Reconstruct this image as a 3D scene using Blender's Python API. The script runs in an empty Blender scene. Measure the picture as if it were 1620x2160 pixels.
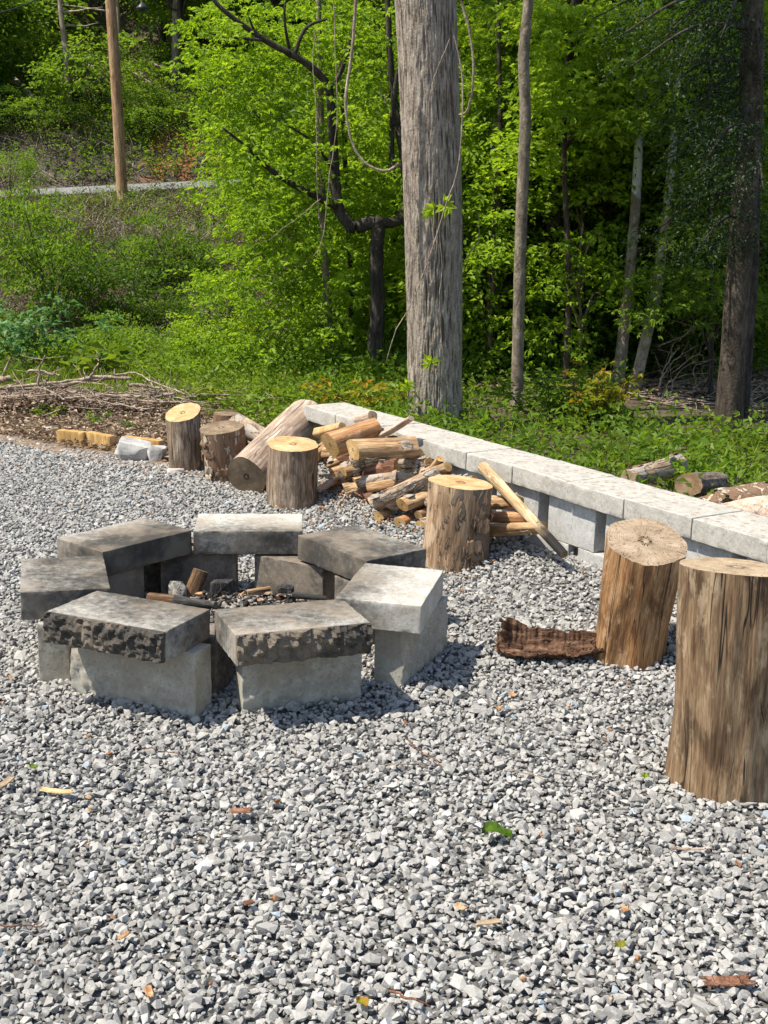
import bpy, bmesh, math, random
import numpy as np
from mathutils import Vector, Matrix, noise

S = bpy.context.scene
COL = S.collection
# ------------------------------------------------------------------ camera, sky, sun, exposure
F = 2600.0; PITCH = math.radians(13.66); ROLL = 0.02; EYE = 1.44      # pixels of the 1620x2160 photo
cd = bpy.data.cameras.new('camera'); cam = bpy.data.objects.new('camera', cd); COL.objects.link(cam)
cd.sensor_fit = 'VERTICAL'; cd.sensor_height = 24.0; cd.lens = 24.0*F/2160; cd.clip_end = 500; cd.clip_start = .05
cam.location = (0, 0, EYE)
cam.rotation_euler = (Matrix.Rotation(math.pi/2-PITCH, 3, 'X') @ Matrix.Rotation(ROLL, 3, 'Z')).to_euler()
S.camera = cam
SUN_EL = math.radians(60); SUN_AZ = math.radians(194)                 # azimuth of the sun seen from the scene, from +x towards +y
w = bpy.data.worlds.new('World'); S.world = w; w.use_nodes = True
wn = w.node_tree; bg = wn.nodes['Background']
sky = wn.nodes.new('ShaderNodeTexSky'); sky.sky_type = 'NISHITA'; sky.sun_disc = False
sky.sun_elevation = SUN_EL; sky.sun_rotation = math.pi/2 - SUN_AZ; sky.air_density = 1.2
wn.links.new(sky.outputs[0], bg.inputs[0]); bg.inputs[1].default_value = 0.12
sd = bpy.data.lights.new('sun', 'SUN'); sun = bpy.data.objects.new('sun', sd); COL.objects.link(sun)
sd.energy = 4.9; sd.angle = math.radians(.5); sd.color = (1, .94, .82)
sdir = Vector((math.cos(SUN_EL)*math.cos(SUN_AZ), math.cos(SUN_EL)*math.sin(SUN_AZ), math.sin(SUN_EL)))
sun.rotation_euler = sdir.to_track_quat('Z', 'Y').to_euler()
S.view_settings.view_transform = 'Standard'; S.view_settings.look = 'None'
S.view_settings.exposure = 0.72; S.view_settings.gamma = 1
S.render.engine = 'CYCLES'
S.cycles.max_bounces = 8; S.cycles.diffuse_bounces = 3; S.cycles.transmission_bounces = 5

# ------------------------------------------------------------------ geometry helpers
def ray(px, py):
    u, v = px-810, py-1080
    c, s = math.cos(ROLL), math.sin(ROLL)
    a = c*u+s*v; U = s*u-c*v
    return np.array([a, F*math.cos(PITCH)+U*math.sin(PITCH), -F*math.sin(PITCH)+U*math.cos(PITCH)])
def gnd(px, py, z=0.0):
    r = ray(px, py); return Vector(np.array([0, 0, EYE])+r*((z-EYE)/r[2]))
def at(px, py, y):
    r = ray(px, py); return Vector(np.array([0, 0, EYE])+r*(y/r[1]))

def smooth(a, b, x):
    t = np.clip((x-a)/(b-a), 0, 1); return t*t*(3-2*t)
def vnoise(x, y, seed=0):
    """cheap smooth 2-D noise, vectorised"""
    xi = np.floor(x).astype(np.int64); yi = np.floor(y).astype(np.int64)
    xf = x-xi; yf = y-yi
    def h(a, b):
        n = (a*374761393+b*668265263+seed*974711) & 0xffffffff
        n = ((n ^ (n >> 13))*1274126177) & 0xffffffff
        return ((n ^ (n >> 16)) & 0xffff)/65535.0
    u = xf*xf*(3-2*xf); v = yf*yf*(3-2*yf)
    return (h(xi, yi)*(1-u)+h(xi+1, yi)*u)*(1-v)+(h(xi, yi+1)*(1-u)+h(xi+1, yi+1)*u)*v
def fbm(x, y, seed=0, o=4):
    r = 0; a = .5
    for k in range(o):
        r = r+a*vnoise(x*2**k, y*2**k, seed+k*17); a *= .5
    return r/.9375
def T(x, y):
    """height of the ground"""
    x = np.asarray(x, float); y = np.asarray(y, float)
    g = np.interp(y, [-100, 12.5, 15.5, 18.2, 25, 28, 28.5, 30.3, 34, 60, 90, 220],
                  [0, 0, -.62, -.66, 1.70, 1.93, 1.92, 3.5, 5.0, 19, 26, 30])
    s = .068*np.clip(x+5.4, -9, 12)*smooth(17, 25, y)
    b = (fbm(x*.6, y*.6, 3)-.5)*.7*smooth(12, 16, y)*(1-smooth(22.5, 24.8, y))
    b2 = (fbm(x*.5, y*.5, 5)-.5)*1.8*smooth(29, 32, y)
    m = (fbm(x*1.3, y*1.3, 9)-.5)*.10*smooth(8.6, 10, y)*(1-smooth(22.5, 24.8, y))
    return g+s+b+b2+m

def link(name, me, mat=None, parent=None, loc=None):
    o = bpy.data.objects.new(name, me); COL.objects.link(o)
    if mat is not None and me is not None: me.materials.append(mat)
    if parent is not None: o.parent = parent
    if loc is not None: o.location = loc
    return o
def tag(o, label=None, cat=None, group=None, kind=None):
    if label: o['label'] = label
    if cat: o['category'] = cat
    if group: o['group'] = group
    if kind: o['kind'] = kind
    return o
def empty(name, loc=(0, 0, 0), rz=0):
    o = bpy.data.objects.new(name, None); COL.objects.link(o); o.location = loc; o.rotation_euler = (0, 0, rz)
    o.empty_display_size = .1
    return o
def npmesh(name, V, polys, smooth_=False, attrs=None, pattrs=None):
    """polys: list of (K,n) int arrays"""
    me = bpy.data.meshes.new(name)
    V = np.asarray(V, np.float32)
    polys = [np.asarray(p, np.int32) for p in polys if len(p)]
    li = np.concatenate([p.ravel() for p in polys])
    tot = np.concatenate([np.full(len(p), p.shape[1], np.int32) for p in polys])
    st = np.concatenate([[0], np.cumsum(tot)[:-1]]).astype(np.int32)
    me.vertices.add(len(V)); me.vertices.foreach_set('co', V.ravel())
    me.loops.add(len(li)); me.loops.foreach_set('vertex_index', li)
    me.polygons.add(len(tot)); me.polygons.foreach_set('loop_start', st); me.polygons.foreach_set('loop_total', tot)
    me.polygons.foreach_set('use_smooth', np.full(len(tot), smooth_, bool))
    for k, a in (attrs or {}).items():
        t = me.attributes.new(k, 'FLOAT', 'FACE'); t.data.foreach_set('value', np.asarray(a, np.float32))
    for k, a in (pattrs or {}).items():
        t = me.attributes.new(k, 'FLOAT', 'POINT'); t.data.foreach_set('value', np.asarray(a, np.float32))
    me.update(calc_edges=True); me.validate()
    return me
def gridfaces(nu, nv, wrapu=False):
    """vertex index = v*nu+u"""
    u = np.arange(nu if wrapu else nu-1); v = np.arange(nv-1)
    U, Vv = np.meshgrid(u, v); U = U.ravel(); Vv = Vv.ravel(); U2 = (U+1) % nu
    return np.stack([Vv*nu+U, Vv*nu+U2, (Vv+1)*nu+U2, (Vv+1)*nu+U], 1)
class Tubes:
    def __init__(s): s.V = []; s.Q = []; s.n = 0
    def add(s, pts, radii, k=6, rough=0.0, rng=None, caps=True):
        pts = np.asarray([tuple(p) for p in pts], float); m = len(pts)
        r = np.broadcast_to(np.asarray(radii, float), (m,)) if np.ndim(radii) == 0 or len(np.atleast_1d(radii)) == m else np.interp(np.linspace(0, 1, m), np.linspace(0, 1, len(radii)), radii)
        t = np.gradient(pts, axis=0); t /= np.linalg.norm(t, axis=1)[:, None]+1e-9
        up = np.array([0, 0, 1.]) if abs(t[0][2]) < .9 else np.array([1., 0, 0])
        a = np.cross(t, up); a /= np.linalg.norm(a, axis=1)[:, None]+1e-9
        b = np.cross(t, a)
        th = np.arange(k)/k*2*np.pi
        rr = r[:, None]*np.ones((m, k))
        if rough and rng is not None: rr = rr*(1+rough*(rng.random((m, k))-.5)*2)
        P = pts[:, None]+rr[..., None]*(np.cos(th)[None, :, None]*a[:, None]+np.sin(th)[None, :, None]*b[:, None])
        s.V.append(P.reshape(-1, 3)); s.Q.append(gridfaces(k, m, True)+s.n); s.n += m*k
        if caps:
            for e in (0, m-1):
                c = s.n; s.V.append(pts[e][None]); s.n += 1
                base = c-m*k+e*k if e == 0 else c-1-m*k+e*k
                i = np.arange(k); j = (i+1) % k
                q = np.stack([base+i, base+j, np.full(k, c), np.full(k, c)], 1)[:, :3]
                s.T = getattr(s, 'T', []); s.T.append(q)
    def mesh(s, name):
        return npmesh(name, np.concatenate(s.V), [np.concatenate(s.Q)]+([np.concatenate(s.T)] if getattr(s, 'T', None) else []), True)
def wobble(p0, p1, n, amp, rng):
    p0 = np.array(p0, float); p1 = np.array(p1, float)
    t = np.linspace(0, 1, n)[:, None]
    o = np.cumsum(rng.normal(0, 1, (n, 3)), 0); o -= o[0]+(o[-1]-o[0])*t
    return p0+(p1-p0)*t+o*amp/math.sqrt(n)
def spline(pts, n):
    P = np.asarray([tuple(p) for p in pts], float); m = len(P)
    if m < 3:
        t = np.linspace(0, 1, n)[:, None]; return P[0]+(P[-1]-P[0])*t
    out = []
    Q = np.vstack([2*P[0]-P[1], P, 2*P[-1]-P[-2]])
    for u in np.linspace(0, m-1-1e-6, n):
        i = int(u); f = u-i; a, b, c, d = Q[i:i+4]
        out.append(.5*((2*b)+(c-a)*f+(2*a-5*b+4*c-d)*f*f+(3*b-a-3*c+d)*f**3))
    return np.array(out)

# ------------------------------------------------------------------ materials
class M:
    def __init__(s, name):
        s.m = bpy.data.materials.new(name); s.m.use_nodes = True; s.t = s.m.node_tree
        s.b = s.t.nodes['Principled BSDF']; s.out = s.t.nodes['Material Output']
        s.b.inputs['Roughness'].default_value = .9
        s.b.inputs['Specular IOR Level'].default_value = .25
    def n(s, typ, ins=None, **kw):
        o = s.t.nodes.new('ShaderNode'+typ)
        for k, v in kw.items(): setattr(o, k, v)
        for k, v in (ins or {}).items():
            if hasattr(v, 'is_linked') or hasattr(v, 'links'): s.t.links.new(v, o.inputs[k])
            else: o.inputs[k].default_value = v
        return o
    def obj(s, scale=(1, 1, 1), rand=True):
        tc = s.n('TexCoord').outputs['Object']
        if rand:
            r = s.n('ObjectInfo').outputs['Random']
            mm = s.n('Math', {0: r, 1: 37.0}, operation='MULTIPLY').outputs[0]
            tc = s.n('VectorMath', {0: tc, 1: s.n('CombineXYZ', {0: mm, 1: mm, 2: mm}).outputs[0]}, operation='ADD').outputs[0]
        return s.n('VectorMath', {0: tc, 1: scale}, operation='MULTIPLY').outputs[0]
    def noise(s, vec, scale, detail=4, rough=.55, dist=0):
        return s.n('TexNoise', {'Vector': vec, 'Scale': scale, 'Detail': detail, 'Roughness': rough, 'Distortion': dist}).outputs['Fac']
    def ramp(s, fac, stops, interp='LINEAR'):
        r = s.n('ValToRGB', {0: fac}); cr = r.color_ramp; cr.interpolation = interp
        while len(cr.elements) < len(stops): cr.elements.new(.5)
        for e, (p, c) in zip(cr.elements, stops):
            e.position = p; e.color = (*c, 1) if len(c) == 3 else c
        return r.outputs[0]
    def mix(s, f, a, b, mode='MIX'):
        o = s.n('MixRGB', blend_type=mode)
        for k, v in ((0, f), (1, a), (2, b)):
            if hasattr(v, 'links'): s.t.links.new(v, o.inputs[k])
            else: o.inputs[k].default_value = v if k == 0 else ((*v, 1) if len(v) == 3 else v)
        return o.outputs[0]
    def math(s, op, a, b=0.0, c=0.0):
        return s.n('Math', {0: a, 1: b, 2: c}, operation=op).outputs[0]
    def step(s, v, a, b):
        o = s.n('MapRange', {0: v, 1: a, 2: b}); o.interpolation_type = 'SMOOTHSTEP'; return o.outputs[0]
    def col(s, c): s.t.links.new(c, s.b.inputs['Base Color']); return s
    def bump(s, h, strength=.5, dist=.01):
        b = s.n('Bump', {'Height': h, 'Strength': strength, 'Distance': dist}); s.t.links.new(b.outputs[0], s.b.inputs['Normal']); return s
G = lambda v: (v, v, v)

def mk_leaf(name, c0, c1, c2, trans=.45):
    m = M(name)
    t = m.n('Attribute', attribute_name='tint').outputs['Fac']
    r = m.n('ObjectInfo').outputs['Random']
    t2 = m.math('ADD', t, m.math('MULTIPLY', m.math('SUBTRACT', r, .5), .25))
    c = m.ramp(t2, [(0, c0), (.55, c1), (1, c2)])
    m.col(c); m.b.inputs['Roughness'].default_value = .5; m.b.inputs['Specular IOR Level'].default_value = .18
    tr = m.n('BsdfTranslucent'); cc = m.mix(1, c, (1.5, 1.45, .55), 'MULTIPLY'); m.t.links.new(cc, tr.inputs[0])
    mx = m.n('MixShader', {0: trans}); m.t.links.new(m.b.outputs[0], mx.inputs[1]); m.t.links.new(tr.outputs[0], mx.inputs[2])
    m.t.links.new(mx.outputs[0], m.out.inputs[0])
    return m.m
LEAF_BRIGHT = mk_leaf('leaf_bright', (.145, .24, .018), (.245, .365, .03), (.38, .49, .055), .52)
LEAF_MID = mk_leaf('leaf_mid', (.068, .13, .018), (.135, .225, .026), (.26, .36, .045), .5)
LEAF_DARK = mk_leaf('leaf_dark', (.032, .075, .012), (.07, .14, .016), (.14, .22, .026), .42)  # dark leaf palette; on the hillside it also stands in for shade
LEAF_NEEDLE = mk_leaf('leaf_needle', (.010, .022, .008), (.02, .04, .012), (.045, .065, .018), .15)
LEAF_BLUE = mk_leaf('leaf_cool', (.05, .12, .04), (.09, .2, .06), (.15, .28, .09), .35)
LEAF_RED = mk_leaf('leaf_young', (.12, .14, .012), (.24, .25, .02), (.42, .16, .03), .4)
LEAF_DRY = mk_leaf('leaf_dry', (.07, .06, .045), (.20, .17, .125), (.42, .37, .29), .1)
LEAF_WEED = mk_leaf('leaf_weed', (.06, .11, .012), (.14, .205, .02), (.30, .36, .06), .42)

def mk_concrete(name, soot=None, spots=False, base=(.40, .385, .35), scorch=False):
    m = M(name); v = m.obj()
    a = m.noise(v, 14, 8, .72); b = m.noise(v, 170, 3, .6); big = m.noise(v, 3, 3)
    c = m.ramp(a, [(.3, tuple(x*.74 for x in base)), (.5, base), (.72, tuple(min(1, x*1.22) for x in base))])
    c = m.mix(m.step(b, .62, .72), c, tuple(x*.45 for x in base))
    g_ = m.noise(v, 85, 2, .5); c = m.mix(m.math('MULTIPLY', m.step(g_, .58, .68), .45), c, tuple(x*.5 for x in base)); c = m.mix(m.math('MULTIPLY', m.step(g_, .42, .34), .4), c, tuple(x*1.35 for x in base))
    c = m.mix(m.math('MULTIPLY', m.step(b, .36, .28), .5), c, (.72, .70, .66))
    if spots:                                        # rust-brown dimples on the top of a cap
        vo = m.n('TexVoronoi', {'Vector': v, 'Scale': 26.0, 'Randomness': .9}); d = vo.outputs['Distance']
        nz = m.n('SeparateXYZ', {0: m.n('NewGeometry').outputs['Normal']}).outputs[2]
        k = m.math('MULTIPLY', m.math('MULTIPLY', m.step(d, .34, .22), m.step(nz, .7, .9)), m.math('ADD', .25, m.noise(v, 30, 2)))
        c = m.mix(m.math('MULTIPLY', nz, .6), c, (.58, .53, .46)) if False else c
        c = m.mix(k, c, (.27, .20, .145))
    if soot is not None:
        o = m.n('SeparateXYZ', {0: m.n('TexCoord').outputs['Object']}).outputs
        q = m.noise(v, 7, 8, .68, .3); q2 = m.noise(v, 38, 6, .75)
        f = m.math('ADD', m.math('MULTIPLY', o[1], -soot[1]), m.math('MULTIPLY', m.math('SUBTRACT', q, .5), 1.7))
        f = m.math('ADD', f, soot[0])
        f = m.math('ADD', f, m.math('MULTIPLY', m.math('SUBTRACT', q2, .5), 1.5))
        if len(soot) > 2: f = m.math('ADD', f, m.math('MULTIPLY', m.step(o[1], .108, .122), soot[2]))
        c = m.mix(m.math('MULTIPLY', m.step(f, -.25, 1.1), .95), c, (.032, .027, .022))
        c = m.mix(m.math('MULTIPLY', m.step(m.noise(v, 5, 4, .6), .42, .62), .5), c, (.27, .215, .16))
    m.col(c)
    m.bump(m.math('ADD', m.math('MULTIPLY', b, .5), m.noise(v, 45, 5, .7)), .4, .003)
    return m.m
CONC = mk_concrete('concrete')
CONC_PALE = mk_concrete('pale_concrete', base=(.375, .352, .312), spots=True)
CONC_WALL = mk_concrete('grey_concrete', base=(.40, .39, .37))
SOOT = [mk_concrete('sooty_concrete', s, base=(.43, .405, .36)) for s in ((.18, 4.2), (.62, 2.2, .9), (.12, 4.6), (.8, 1.4), (.85, 1.8), (.85, 3.0))]
SOOT_IN = mk_concrete('smoked_concrete', (.6, 0), base=(.34, .29, .235))
SOOT_FOOT = mk_concrete('foot_concrete', (-.35, 3.0), base=(.37, .35, .30))

def mk_wood(name, dark, mid, light, stain=.5, crack=.8, streak=10, flake=0.0, char=None, flakecol=(.42, .36, .30)):
    m = M(name); v = m.obj()
    s = m.n('VectorMath', {0: v, 1: (1, 1, .10)}, operation='MULTIPLY').outputs[0]
    a = m.noise(s, streak*4.2, 6, .7, .25); b = m.noise(m.n('VectorMath', {0: v, 1: (1, 1, .05)}, operation='MULTIPLY').outputs[0], streak*24, 3, .65)
    f = m.math('ADD', m.math('MULTIPLY', a, .58), m.math('MULTIPLY', b, .42))
    c = m.ramp(f, [(.38, dark), (.49, mid), (.61, light)])
    s2 = m.n('VectorMath', {0: v, 1: (1, 1, .35)}, operation='MULTIPLY').outputs[0]
    big = m.noise(s2, 13, 5, .65, .6)
    c = m.mix(m.math('MULTIPLY', m.step(big, .47, .62), stain), c, tuple(x*.32 for x in dark))
    c = m.mix(m.math('MULTIPLY', m.step(m.noise(s2, 19, 5, .7), .54, .64), .5), c, tuple(min(.8, x*1.25+.05) for x in light))
    cr = m.noise(m.n('VectorMath', {0: v, 1: (1, 1, .03)}, operation='MULTIPLY').outputs[0], 22, 2, .5)
    line = m.math('MULTIPLY', m.step(m.math('ABSOLUTE', m.math('SUBTRACT', cr, .5)), .012, .002), m.step(m.noise(s2, 6, 2), .42, .5))
    c = m.mix(m.math('MULTIPLY', line, crack), c, (.02, .014, .01))
    h = m.math('SUBTRACT', m.math('MULTIPLY', f, 1.0), m.math('MULTIPLY', line, .8))
    if flake:
        fl = m.step(m.noise(s2, 15, 5, .6, 1.2), .56-flake*.1, .6-flake*.1)
        fc = m.mix(m.noise(v, 60, 3), tuple(x*.55 for x in flakecol), flakecol)
        edge = m.step(m.math('ABSOLUTE', m.math('SUBTRACT', m.noise(s2, 15, 5, .6, 1.2), .575-flake*.1)), .025, .0)
        c = m.mix(fl, c, fc); c = m.mix(m.math('MULTIPLY', edge, .7), c, (.04, .025, .015))
        h = m.math('ADD', h, m.math('MULTIPLY', fl, 1.2))
    if char is not None:
        z = m.n('SeparateXYZ', {0: m.n('TexCoord').outputs['Object']}).outputs[2]
        k = m.step(m.math('ADD', z, m.math('MULTIPLY', m.math('SUBTRACT', big, .5), .25)), .24, .10)
        c = m.mix(k, c, (.018, .016, .014))
    m.col(c); m.bump(h, .7, .006)
    m.b.inputs['Roughness'].default_value = .8
    return m.m
W_GREY = mk_wood('weathered_wood', (.10, .065, .042), (.23, .16, .108), (.38, .295, .215), .5, .8, 10)
W_WARM = mk_wood('warm_weathered_wood', (.10, .045, .018), (.25, .125, .05), (.38, .24, .125), .55, .9, 10)
W_BIG = mk_wood('old_weathered_wood', (.085, .046, .025), (.20, .125, .068), (.33, .235, .14), .6, .95, 8)
W_PALE = mk_wood('pale_peeled_wood', (.25, .17, .12), (.43, .32, .24), (.60, .50, .40), .2, .6, 8)
W_LOG = mk_wood('brown_peeled_log', (.15, .10, .07), (.31, .225, .165), (.50, .40, .31), .3, .7, 8)
W_FIRE = mk_wood('split_firewood', (.17, .085, .038), (.35, .21, .105), (.50, .355, .205), .3, .6, 10)
W_BARK = mk_wood('flaking_bark_wood', (.16, .10, .065), (.34, .24, .16), (.48, .38, .28), .35, .5, 9, flake=.9)
W_CURL = mk_wood('peeling_bark', (.20, .14, .10), (.42, .33, .24), (.62, .53, .42), .4, .8, 9, flake=1.3, flakecol=(.25, .15, .09))
W_GS = mk_wood('half_barked_wood', (.15, .085, .045), (.30, .19, .11), (.46, .34, .22), .4, .6, 10, flake=.3, flakecol=(.22, .165, .125))
W_ORANGE = mk_wood('orange_log', (.20, .085, .035), (.38, .19, .08), (.50, .30, .16), .3, .4, 7)
W_POST = mk_wood('charred_post', (.25, .15, .07), (.50, .34, .18), (.64, .49, .31), .2, .6, 10, char=.12)
W_TIMBER = mk_wood('treated_timber', (.27, .15, .045), (.42, .25, .085), (.52, .33, .13), .2, .4, 6)
W_STICK = mk_wood('dead_stick', (.12, .085, .06), (.28, .205, .15), (.46, .37, .29), .3, .3, 14)
W_CHAR = mk_wood('charcoal', (.012, .011, .01), (.03, .028, .026), (.09, .085, .08), .3, .5, 20)
W_EMBER = mk_wood('half_burnt_wood', (.02, .014, .01), (.11, .06, .03), (.24, .14, .07), .7, .5, 9)
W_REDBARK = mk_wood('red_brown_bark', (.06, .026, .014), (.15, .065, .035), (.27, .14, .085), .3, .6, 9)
W_POLE = mk_wood('pole_wood', (.17, .085, .035), (.34, .20, .10), (.46, .31, .19), .2, .5, 5)

def mk_cut(name, core, mid, rim, crack=.6, dirty=0.0):
    m = M(name); o = m.n('TexCoord').outputs['Object']; x = m.n('SeparateXYZ', {0: o}).outputs
    v = m.obj()
    d = m.math('SQRT', m.math('ADD', m.math('MULTIPLY', x[0], x[0]), m.math('MULTIPLY', x[1], x[1])))
    d2 = m.math('ADD', d, m.math('MULTIPLY', m.noise(v, 14, 4), .02))
    ring = m.math('MULTIPLY', m.math('SINE', m.math('MULTIPLY', d2, 780.0)), m.step(d, .01, .04))
    c = m.ramp(m.noise(v, 11, 4, .6, 1.0), [(.32, core), (.5, mid), (.68, rim)])
    saw = m.noise(m.n('VectorMath', {0: v, 1: (14, 190, 14)}, operation='MULTIPLY').outputs[0], 1.0, 3, .6)
    c = m.mix(m.math('MULTIPLY', m.step(saw, .5, .68), .3), c, tuple(y*.45 for y in core))
    c = m.mix(m.math('MULTIPLY', m.step(m.noise(v, 6, 4, .6), .46, .62), .35), c, tuple(y*.62 for y in mid))
    c = m.mix(m.math('MULTIPLY', m.step(ring, -.2, 1.0), .16), c, tuple(y*.5 for y in core))
    c = m.mix(m.math('MULTIPLY', m.step(m.noise(v, 40, 3), .5, .7), .3), c, tuple(min(.8, y*1.3) for y in rim))
    ang = m.math('ARCTAN2', x[1], x[0])
    cv = m.n('CombineXYZ', {0: m.math('MULTIPLY', ang, 2.2), 1: m.math('MULTIPLY', d, 5.0), 2: 0.0}).outputs[0]
    cn = m.noise(cv, 3.3, 2, .5)
    cl = m.math('MULTIPLY', m.step(m.math('ABSOLUTE', m.math('SUBTRACT', cn, .5)), .009, .001), m.math('MULTIPLY', m.step(d, .004, .03), crack))
    c = m.mix(cl, c, (.03, .02, .014))
    if dirty: c = m.mix(m.math('MULTIPLY', m.step(m.noise(v, 9, 5, .65), .42, .62), dirty), c, (.085, .058, .04))
    m.col(c); m.bump(m.math('SUBTRACT', m.math('MULTIPLY', ring, .15), m.math('MULTIPLY', cl, 1.5)), .5, .003)
    return m.m
C_FRESH = mk_cut('fresh_cut', (.42, .225, .095), (.55, .335, .16), (.62, .43, .245), .25)
C_OLD = mk_cut('old_cut', (.22, .155, .10), (.32, .235, .155), (.40, .31, .22), .9)
C_PALE = mk_cut('dry_cut', (.26, .18, .11), (.38, .28, .18), (.46, .36, .245), .7)
C_DARK = mk_cut('dirty_cut', (.15, .105, .065), (.22, .16, .10), (.30, .22, .145), .6, .4)
C_FIRE = mk_cut('firewood_cut', (.42, .23, .08), (.56, .34, .13), (.66, .46, .22), .3, .15)
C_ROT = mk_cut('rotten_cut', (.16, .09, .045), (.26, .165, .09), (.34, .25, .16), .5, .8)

def mk_bark(name, dark, mid, light, sc=26, zs=.16, moss=0.0, white=None):
    m = M(name); v = m.obj((1, 1, zs)); v0 = m.obj()
    a = m.noise(v, sc, 5, .62, .7); f = m.math('ADD', m.math('MULTIPLY', a, .75), m.math('MULTIPLY', m.noise(v0, 60, 3), .25))
    c = m.ramp(f, [(.36, dark), (.5, mid), (.64, light)])
    c = m.mix(m.math('MULTIPLY', m.step(m.noise(v0, 2.5, 4, .6), .5, .68), .4), c, tuple(x*.7 for x in mid))
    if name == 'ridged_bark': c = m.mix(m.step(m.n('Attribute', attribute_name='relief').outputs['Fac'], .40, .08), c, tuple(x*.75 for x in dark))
    if moss: c = m.mix(m.math('MULTIPLY', m.step(m.noise(v0, 8, 4), .5, .62), moss), c, (.05, .08, .025))
    if white:
        z = m.n('SeparateXYZ', {0: m.n('TexCoord').outputs['Object']}).outputs[2]
        k = m.step(m.math('ADD', m.math('MULTIPLY', m.math('SUBTRACT', z, white), .5), m.noise(v0, 7, 4, .6)), .42, .56)
        c = m.mix(k, c, (.62, .64, .62))
    m.col(c); m.bump(f, .9, .02)
    return m.m
B_BIG = mk_bark('ridged_bark', (.12, .094, .072), (.28, .232, .185), (.42, .36, .295), 34, .22)
B_GREY = mk_bark('smooth_bark', (.09, .07, .05), (.18, .145, .105), (.31, .26, .20), 22, .4)
B_DARK = mk_bark('dark_bark', (.018, .014, .012), (.045, .036, .03), (.09, .075, .06), 22, .3)
B_BROWN = mk_bark('brown_bark', (.025, .018, .013), (.06, .045, .033), (.125, .10, .075), 22, .3)
B_SYC = mk_bark('sycamore_bark', (.15, .12, .09), (.28, .23, .185), (.42, .36, .30), 22, .5, white=1.7)
B_VINE = mk_bark('vine_bark', (.15, .11, .08), (.30, .23, .17), (.46, .38, .30), 40, .3)
B_ROUGH = mk_bark('rough_log_bark', (.05, .035, .025), (.15, .11, .085), (.30, .25, .21), 45, .5)

def mk_simple(name, c0, c1, scale=20, rough=.9, bump=.4):
    m = M(name); v = m.obj(); a = m.noise(v, scale, 5, .6)
    m.col(m.ramp(a, [(.35, c0), (.65, c1)])); m.bump(a, bump, .01); m.b.inputs['Roughness'].default_value = rough
    return m.m
ROCK = mk_simple('limestone', (.25, .24, .23), (.52, .50, .47), 12)
ROCK_PALE = mk_simple('pale_rock', (.42, .36, .31), (.62, .55, .48), 14)
ASPHALT = mk_simple('asphalt', (.15, .15, .15), (.22, .22, .215), 4)
METAL = mk_simple('dark_metal', (.02, .022, .024), (.05, .05, .05), 20, .4)
CHIP = mk_leaf('chip', (.22, .09, .035), (.42, .21, .09), (.60, .42, .22), .05)
LITTER = mk_leaf('litter', (.09, .058, .040), (.24, .165, .118), (.46, .36, .27), .1)

def mk_stone():
    m = M('crushed_stone')
    t = m.n('Attribute', attribute_name='tint').outputs['Fac']; v = m.obj(rand=False)
    c = m.ramp(t, [(0, (.10, .11, .12)), (.06, (.175, .17, .162)), (.40, (.262, .248, .228)), (.70, (.33, .314, .289)), (.91, (.41, .395, .37)), (.985, (.58, .57, .55)), (1, (.27, .31, .34))])
    c = m.mix(m.math('MULTIPLY', m.step(m.noise(v, 90, 4, .7), .45, .7), .35), c, (.58, .58, .57))
    c = m.mix(m.math('MULTIPLY', m.step(m.noise(v, 55, 3, .6), .58, .7), .35), c, (.16, .15, .14))
    m.col(c); m.bump(m.noise(v, 160, 3), .35, .003); return m.m
STONE = mk_stone()

def mk_ground():
    m = M('soil'); v = m.obj(rand=False); p = m.n('SeparateXYZ', {0: m.n('TexCoord').outputs['Object']}).outputs
    a = m.noise(v, 6, 6, .7); b = m.noise(v, 30, 5, .7)
    c = m.ramp(m.math('ADD', m.math('MULTIPLY', a, .5), m.math('MULTIPLY', b, .5)), [(.35, (.035, .024, .016)), (.5, (.10, .072, .05)), (.65, (.19, .145, .105))])
    g = m.step(m.noise(v, .9, 5, .65), .5, .62)
    c = m.mix(m.math('MULTIPLY', g, .55), c, (.045, .075, .02))
    # bare red clay and shale on the cut bank across the road
    k = m.math('MULTIPLY', m.step(p[1], 28.3, 28.8), m.step(p[1], 31.2, 29.8))
    xx = m.math('MULTIPLY', m.step(p[0], -6.3, -5.2), m.step(p[0], -3.2, -4.2))
    c = m.mix(m.math('MULTIPLY', k, .8), c, m.ramp(m.noise(v, 2.5, 6, .7), [(.35, (.025, .02, .016)), (.62, (.10, .085, .07))]))
    c = m.mix(m.math('MULTIPLY', m.math('MULTIPLY', k, xx), m.step(m.noise(v, 2.2, 5, .6), .42, .56)), c, (.30, .11, .045))
    m.col(c); m.bump(b, .9, .03); return m.m
SOIL = mk_ground()
DUST = mk_simple('stone_dust', (.06, .058, .054), (.17, .163, .152), 60)
MULCH = mk_simple('mulch_soil', (.09, .064, .045), (.25, .18, .125), 35)
ASHM = mk_simple('ash', (.03, .028, .026), (.40, .375, .34), 55, .95, 1.0)

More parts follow.
